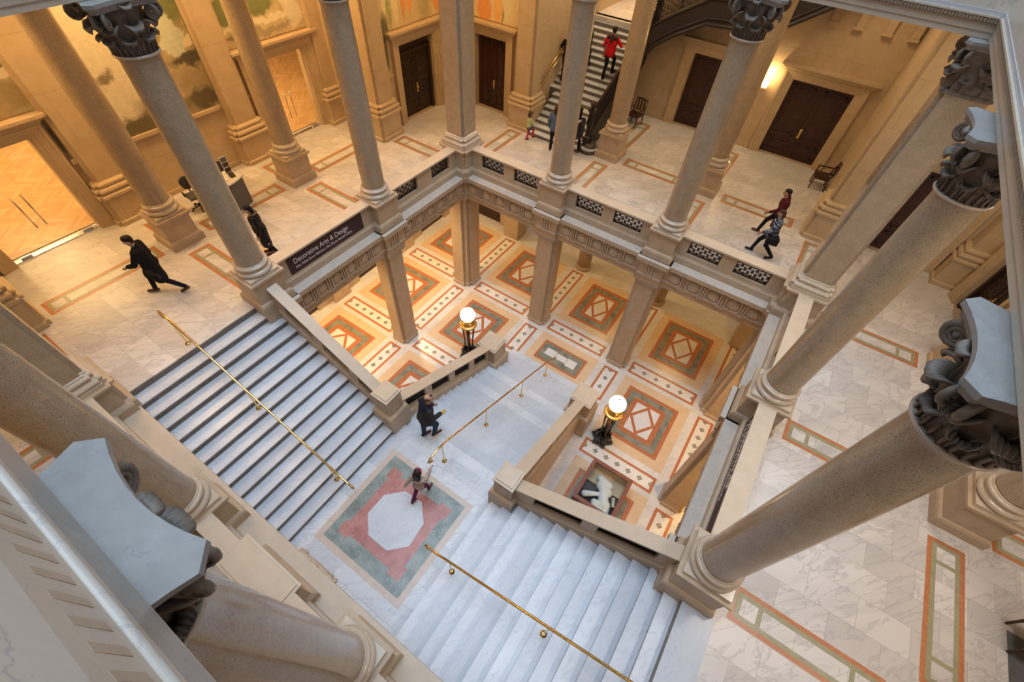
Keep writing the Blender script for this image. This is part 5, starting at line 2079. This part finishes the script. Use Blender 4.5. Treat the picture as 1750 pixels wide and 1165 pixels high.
def person(loc, heading, height, pose, label, top, legs, shoes, hair, skin=SKIN, hairlen=0.0, coat=0.0, girth=1.0, headscale=1.0, sleeves=True, extra=None, tname='jacket', hem=None, bald=False):
    P = {k: Vector(v) for k, v in pose.items()}
    s = height / 1.75
    root = thing('person', (0, 0, 0), label, 'person')
    look = P['look'].normalized()
    H = P['hed']
    hs = headscale
    side = look.cross(Vector((0, 0, 1))).normalized()
    upv = side.cross(look).normalized()

    def hp(a, b, c):
        return H + (side * a + look * b + upv * c) * hs

    def torso(m, g):
        for q in (-1, 1):
            m.ccap(P['pel'] + Vector((q * .055, 0, 0)), .115 * girth + g, P['pel'].lerp(P['che'], .5) + Vector((q * .05, 0, 0)), .10 * girth + g)
            m.ccap(P['pel'].lerp(P['che'], .5) + Vector((q * .05, 0, 0)), .10 * girth + g, P['che'] + Vector((q * .065, 0, .0)), .115 * girth + g)
            m.ccap(P['che'] + Vector((q * .06, 0, .03)), .10 + g, P['sL' if q < 0 else 'sR'] + Vector((-q * .03, 0, -.02)), .058 + g)
        m.ccap(P['che'] + Vector((0, 0, .05)), .10 + g, P['nek'] + Vector((0, -.01, -.03)), .06 + g)

    def arm(m, q, g, full=True):
        m.ccap(P['s' + q], .055 + g, P['e' + q], .043 + g)
        if full:
            m.ccap(P['e' + q], .042 + g, P['w' + q], .030 + g)

    def leg(m, q, g, sc=1.0):
        m.ccap(P['h' + q], .088 + g, P['k' + q], .058 + g)
        m.ccap(P['k' + q], .056 + g, P['a' + q], .038 + g)

    # body: one continuous skin surface with head, hands and fingers
    m = MB()
    torso(m, 0)
    m.ccap(P['nek'] + Vector((0, 0, -.04)), .058, H + Vector((0, 0, -.06)), .052, 'eye')
    m.ccap(hp(0, -.02, .03), .088 * hs, hp(0, .012, .045), .084 * hs, 'eye', 14)
    m.ccap(hp(0, .025, -.02), .066 * hs, hp(0, .045, -.075), .040 * hs, 'eye', 12)
    m.ccap(hp(0, .092, .02), .010 * hs, hp(0, .112, -.025), .016 * hs, 'eye', 8)
    for q in (-1, 1):
        m.ccap(hp(q * .086, -.005, .025), .014 * hs, hp(q * .088, -.012, -.02), .012 * hs, 'eye', 6)
    for q, sg in (('L', -1), ('R', 1)):
        arm(m, q, 0)
        leg(m, q, 0)
        m.ccap(P['a' + q] + Vector((0, -.03, -.03)), .034, P['t' + q], .028, 'eye')
        d = (P['w' + q] - P['e' + q]).normalized()
        sd = d.cross(Vector((0, 1, 0.01))).normalized() if abs(d.y) < .9 else Vector((1, 0, 0))
        pm = d.cross(sd).normalized()
        k0 = P['w' + q] + d * .02
        k1 = P['w' + q] + d * .10
        for f in (-1, 0, 1):
            m.ccap(k0 + pm * f * .012, .020, k1 + pm * f * .024, .015, 'eye', 8)
        for i, ln in enumerate((.070, .080, .074, .058)):
            o = pm * (i - 1.5) * .0215
            curl = sd * (.018 + .004 * i) * sg
            a = k1 + o
            b = a + d * ln * .5 + curl * .5
            m.ccap(a, .0105, b, .0098, 'eye', 6)
            m.ccap(b, .0098, b + d * ln * .42 + curl * 1.3, .0088, 'eye', 6)
        tb = k0 + d * .025 - pm * .03
        m.ccap(tb, .013, tb + d * .035 - pm * .03 + sd * sg * .012, .0115, 'eye', 6)
        m.ccap(tb + d * .035 - pm * .03 + sd * sg * .012, .0115, tb + d * .066 - pm * .034 + sd * sg * .026, .0095, 'eye', 6)
    for f in range(len(m.m)):
        m.m[f] = 0
    bake_remesh(m, 'body', .0082, 2, skin, root)
    # clothes
    if coat:
        cm = MB()
        torso(cm, .024)
        hz = Vector((0, 0, -coat))
        for q in (-1, 1):
            c0 = P['pel'] + Vector((q * .055, 0, 0))
            c1 = P['h' + ('L' if q < 0 else 'R')].lerp(P['k' + ('L' if q < 0 else 'R')], min(1, coat / .42)) * .8 + (c0 + hz) * .2
            cm.ccap(c0, .13 * girth + .012, c1, .115 * girth + .012)
        cm.ccap(P['pel'], .13 * girth, P['pel'] + hz * .75, .12 * girth)
    else:
        cm = MB()
        torso(cm, .022)
        cm.ccap(P['pel'] + Vector((-.05, 0, -.03)), .13 * girth, P['pel'] + Vector((.05, 0, -.03)), .13 * girth)
    for q in 'LR':
        arm(cm, q, .018 if not coat else .026, sleeves)
    for f in range(len(cm.m)):
        cm.m[f] = 0
    bake_remesh(cm, tname, .0125, 4, C_[top], root)
    if hem:
        m = MB()
        for q in 'LR':
            m.ccap(P['h' + q].lerp(P['k' + q], hem[2] if len(hem) > 2 else 0), .115 * girth, P['h' + q].lerp(P['k' + q], hem[1]), .115 * girth, 'eye')
        if len(hem) < 3:
            m.ccap(P['pel'], .12 * girth, P['pel'] + Vector((0, 0, -.2)), .12 * girth, 'eye')
        bake_remesh(m, 'skirt', .0125, 4, C_[hem[0]], root)
    m = MB()
    for q in 'LR':
        leg(m, q, .016)
    m.ccap(P['hL'], .10 * girth, P['hR'], .10 * girth, 'eye')
    bake_remesh(m, 'trousers', .0125, 4, C_[legs], root)
    for q in 'LR':
        m = MB()
        m.ccap(P['a' + q] + Vector((0, -.04, -.045)), .044, P['t' + q] + Vector((0, 0, .005)), .038, 'eye')
        m.ccap(P['a' + q], .05, P['a' + q] + Vector((0, -.02, -.04)), .046, 'eye')
        bake_remesh(m, 'shoe', .011, 3, C_[shoes], root)
    # hair, eyes, lips
    m = MB()
    if bald:
        for q in (-1, 1):
            m.ccap(hp(q * .062, -.035, .045), .045 * hs, hp(q * .066, -.005, .03), .032 * hs, 'eye', 10)
        m.ccap(hp(-.03, -.065, .02), .050 * hs, hp(.03, -.065, .02), .050 * hs, 'eye', 10)
        m.ccap(hp(0, .045, .105), .034 * hs, hp(0, .02, .11), .03 * hs, 'eye', 10)
    else:
        m.ccap(hp(0, -.035, .055), .094 * hs, hp(0, .005, .075), .084 * hs, 'eye', 14)
        m.ccap(hp(-.05, .03, .095), .038 * hs, hp(.05, .03, .095), .038 * hs, 'eye', 10)
        m.ccap(hp(0, -.055, .0), .075 * hs, hp(0, -.06, -.03), .05 * hs, 'eye', 12)
    if hairlen:
        for q in (-.05, 0, .05):
            m.ccap(hp(q, -.07, .0), .062 * hs, hp(q * 1.1, -.085, -hairlen), .045 * hs, 'eye', 12)
    bake_remesh(m, 'hair', .010, 2, C_[hair], root)
    m = MB()
    for q in (-1, 1):
        m.ball(hp(q * .033, .083, .022), .011 * hs, C_['eye'], 8, 6)
    m.build('eyes', root)
    m = MB()
    m.ccap(hp(-.018, .086, -.052), .007 * hs, hp(.018, .086, -.052), .007 * hs, C_['lip'], 6)
    m.build('lips', root)
    if extra:
        extra(root, P, hp)
    root.location = loc
    root.rotation_euler = (0, 0, math.radians(heading))
    root.scale = (s, s, s)
    return root


def dirh(dx, dy):
    return math.degrees(math.atan2(-dx, dy))


# man in the black coat
def ex_coat(root, P, hp):
    m = MB()
    m.ccap(P['nek'] + Vector((-.05, .02, -.01)), .045, P['nek'] + Vector((.05, .02, -.01)), .045, 'eye')
    bake_remesh(m, 'collar', .012, 3, C_['charcoal'], root)


person((-2.38, -10.5, 0), dirh(-.62, -.78), 1.96, dict(WALK, che=(0, .03, 1.30), nek=(0, .03, 1.47), hed=(0, .08, 1.63), look=(0, 1, -.3), sL=(-.20, .03, 1.42), sR=(.20, .02, 1.42), eL=(-.24, .18, 1.13), wL=(-.16, .36, 1.05), eR=(.25, .0, 1.10), wR=(.22, .12, .9), kL=(-.1, -.08, .5), aL=(-.10, -.42, .18), tL=(-.1, -.28, .04)),
       'person in a black coat striding across the left gallery floor', 'black', 'trousers', 'brownshoe', 'hairdark', SKIN2, 0, .36, 1.28, extra=ex_coat, hem=('charcoal', .72))


def ex_puff(root, P, hp):
    m = MB()
    for k in range(9):
        a = PI * k / 8
        m.ccap(P['nek'] + Vector((.11 * math.cos(a), -.02 - .09 * math.sin(a), .03)), .038, P['nek'] + Vector((.12 * math.cos(a), -.03 - .11 * math.sin(a), .05)), .036, 'eye', 8)
    bake_remesh(m, 'fur_collar', .014, 1, C_['fur'], root)
    m = MB()
    m.ccap(P['nek'] + Vector((-.04, .06, -.0)), .04, P['nek'] + Vector((.04, .06, -.02)), .042, 'eye')
    bake_remesh(m, 'scarf', .012, 2, C_['yellow'], root)
    m = MB()
    for z in (.90, .99, 1.08, 1.17, 1.26, 1.35):
        m.tube([(.165 * math.cos(2 * PI * k / 20), .045 + .145 * math.sin(2 * PI * k / 20), z) for k in range(20)], .018, 6, C_['puffer'], True)
    m.build('quilting', root)


person((-1.55, -7.75, 0), dirh(-.55, -.83), 1.72, dict(STAND, hed=(0, .08, 1.63), look=(0, 1, -.25), aL=(-.1, -.18, .12), kL=(-.1, -.02, .5)), 'person in a long black quilted coat with a fur-trimmed hood behind the maroon banner', 'puffer', 'trousers', 'redshoe', 'hairblack', SKIN2, .06, .66, 1.3, extra=ex_puff, hem=('white_cloth', 1.05, .9))


def ex_bag(root, P, hp):
    m = MB()
    m.stack(rectp(-.40, -.25, -.24, .14), [(-.02, .72), (.0, .74), (0, .95), (-.03, .99)], C_['bag'])
    b = m.build('handbag', root)
    m = MB()
    m.tube([(-.32, -.15, .97), (-.29, -.10, 1.15), (-.2, 0, 1.45), (-.12, .1, 1.3)], .010, 6, C_['bag'])
    m.build('bag_strap', root)


person((11.28, 1.95, 0), dirh(-1, -.1), 1.74, dict(WALK, che=(0, .04, 1.30), nek=(0, .05, 1.47), hed=(0, .09, 1.63)), 'person in a black and white striped blouse carrying a black handbag beside the right pillar', 'stripes', 'trousers', 'blackshoe', 'hairbrown', SKIN2, .04, .12, 1.1, extra=ex_bag, tname='blouse')
person((11.2, 3.15, 0), dirh(-1, -.05), 1.84, dict(WALK, che=(0, .06, 1.29), nek=(0, .09, 1.45), hed=(0, .13, 1.61)), 'person in a maroon shirt walking behind the striped-blouse walker', 'maroon', 'trousers', 'brownshoe', 'hairdark', SKIN, 0, 0, 1.05, tname='shirt')


def ex_red(root, P, hp):
    m = MB()
    m.ccap((-.16, -.02, 1.43), .072, (.16, -.02, 1.43), .072, 'eye')
    m.ccap((0, -.06, 1.36), .09, (0, -.02, 1.46), .075, 'eye')
    bake_remesh(m, 'shoulder_yoke', .012, 3, C_['shirtdark'], root)
    m = MB()
    m.box(-.30, -.21, .03, .14, .72, .90, C_['tan'])
    m.build('held_folder', root)


person((2.42, 6.98, 1.815), 0, 1.92, dict(STEP, eR=(.36, .06, 1.22), wR=(.52, .26, 1.20), eL=(-.28, -.05, 1.14), wL=(-.26, .08, .90)), 'person in a red shirt and dark trousers climbing the far staircase', 'red', 'black', 'blackshoe', 'hairblack', SKIN, 0, 0, 1.08, sleeves=False, extra=ex_red, tname='shirt')
person((.72, 6.42, 1.485), 0, 1.85, dict(STEP, eL=(-.34, .10, 1.20), wL=(-.46, .34, 1.16)), 'person in black holding the left brass rail of the far staircase, behind a column', 'black', 'black', 'blackshoe', 'hairdark', SKIN, 0, 0, 1.05)
person((1.22, 7.05, 1.815), 0, 1.85, STEP, 'person in black almost hidden behind a column, left of the red shirt', 'black', 'trousers', 'blackshoe', 'hairdark', SKIN, 0, 0, 1.0)
person((.86, 3.48, 0), dirh(.5, .85), 1.14, dict(STEP, eR=(.26, .12, 1.22), wR=(.26, .34, 1.20)), 'small child in pale green top and pink leggings at the far staircase foot', 'lime', 'pink', 'redshoe', 'hairbrown', SKIN2, .06, 0, 1.1, 1.35, tname='top', hem=('grey', .35))
person((2.12, 3.42, 0), 10, 1.80, STAND, 'person in a blue denim jacket, half behind a column at the far staircase foot', 'denim', 'trousers', 'blackshoe', 'hairbrown', SKIN2, .16, .05, 1.0)


def ex_scarf(root, P, hp):
    m = MB()
    for k in range(12):
        a = 2 * PI * k / 12
        m.ccap((.12 * math.cos(a), -.01 + .11 * math.sin(a), 1.42 - .05 * math.sin(a) * -1), .035, (.13 * math.cos(a), -.02 + .13 * math.sin(a), 1.36), .03, 'eye', 8)
    m.ccap((-.07, -.15, 1.36), .03, (.0, -.17, 1.20), .03, 'eye')
    m.ccap((.07, -.15, 1.36), .03, (.0, -.17, 1.20), .03, 'eye')
    bake_remesh(m, 'scarf', .012, 2, C_['scarf'], root)


person((3.02, 3.62, 0), 5, 1.88, dict(STEP, aR=(.10, .22, .20), tR=(.10, .40, .19), kR=(.10, .22, .60)), 'person with long black hair and pale scarf beside the iron stair newel', 'dgrey', 'black', 'blackshoe', 'hairblack', SKIN2, .20, .10, 1.05, extra=ex_scarf, hem=('grey', .25))


def ex_card(root, P, hp):
    m = MB()
    w = P['wR']
    m.T = Matrix.Translation(w) @ Matrix.Rotation(.6, 4, 'X')
    m.box(-.03, .05, .03, .14, -.05, -.03, C_['gold_cloth'])
    m.build('held_card', root)
    m = MB()
    m.ccap(P['sL'] + Vector((.02, 0, 0)), .082, P['sR'] + Vector((-.02, 0, 0)), .082, 'eye')
    m.ccap(P['che'] + Vector((-.06, 0, .02)), .145, P['che'] + Vector((.06, 0, .02)), .145, 'eye')
    for q in 'LR':
        m.ccap(P['s' + q], .078, P['s' + q].lerp(P['e' + q], .5), .070, 'eye')
    bake_remesh(m, 'navy_yoke', .012, 3, C_['navy'], root)


person((5.36, -8.86, -2.91), dirh(.35, .94), 2.12, dict(WALK, pel=(0, .08, .95), che=(0, .17, 1.30), nek=(0, .22, 1.47), hed=(0, .27, 1.635), hL=(-.09, .08, .92), hR=(.09, .08, .92), sL=(-.19, .17, 1.42), sR=(.19, .17, 1.42), kR=(.12, .30, .60), aR=(.10, .22, .18), tR=(.10, .40, .12), kL=(-.08, .06, .50), aL=(-.08, .02, .09), tL=(-.08, .19, .035), eL=(-.25, .2, 1.14), wL=(-.18, .40, 1.0), eR=(.25, .18, 1.14), wR=(.17, .42, 1.05), look=(.35, 1, -.25)),
       'person in a navy and grey sweater and blue jeans stepping down the lower flight', 'dgrey', 'jeans', 'brownshoe', 'hairbrown', SKIN, 0, .03, 1.12, extra=ex_card, bald=True, tname='sweater')


def ex_girl(root, P, hp):
    m = MB()
    pts = [hp(.098 * math.cos(a), .0 + .02 * math.sin(a), .03 + .118 * math.sin(a)) for a in [PI * k / 14 for k in range(15)]]
    m.tube(pts, .016, 8, C_['pinkband'])
    m.build('hairband', root)


person((6.5, -10.3, -HL), dirh(-.15, 1), 1.45, dict(WALK, che=(0, .06, 1.27), nek=(0, .10, 1.43), hed=(-.02, .16, 1.60), look=(-.1, 1, -.15), sL=(-.17, .06, 1.38), sR=(.17, .06, 1.38), eR=(.24, .22, 1.34), wR=(.20, .46, 1.40), eL=(-.26, -.06, 1.18), wL=(-.34, -.2, 1.0), kL=(-.1, -.02, .5), aL=(-.10, -.32, .2)),
       'small person with pink hairband on the landing mosaic, reaching for the brass rail', 'girltop', 'plum', 'brownshoe', 'hairdark', SKIN2, .24, .03, .95, 1.25, extra=ex_girl, tname='top')
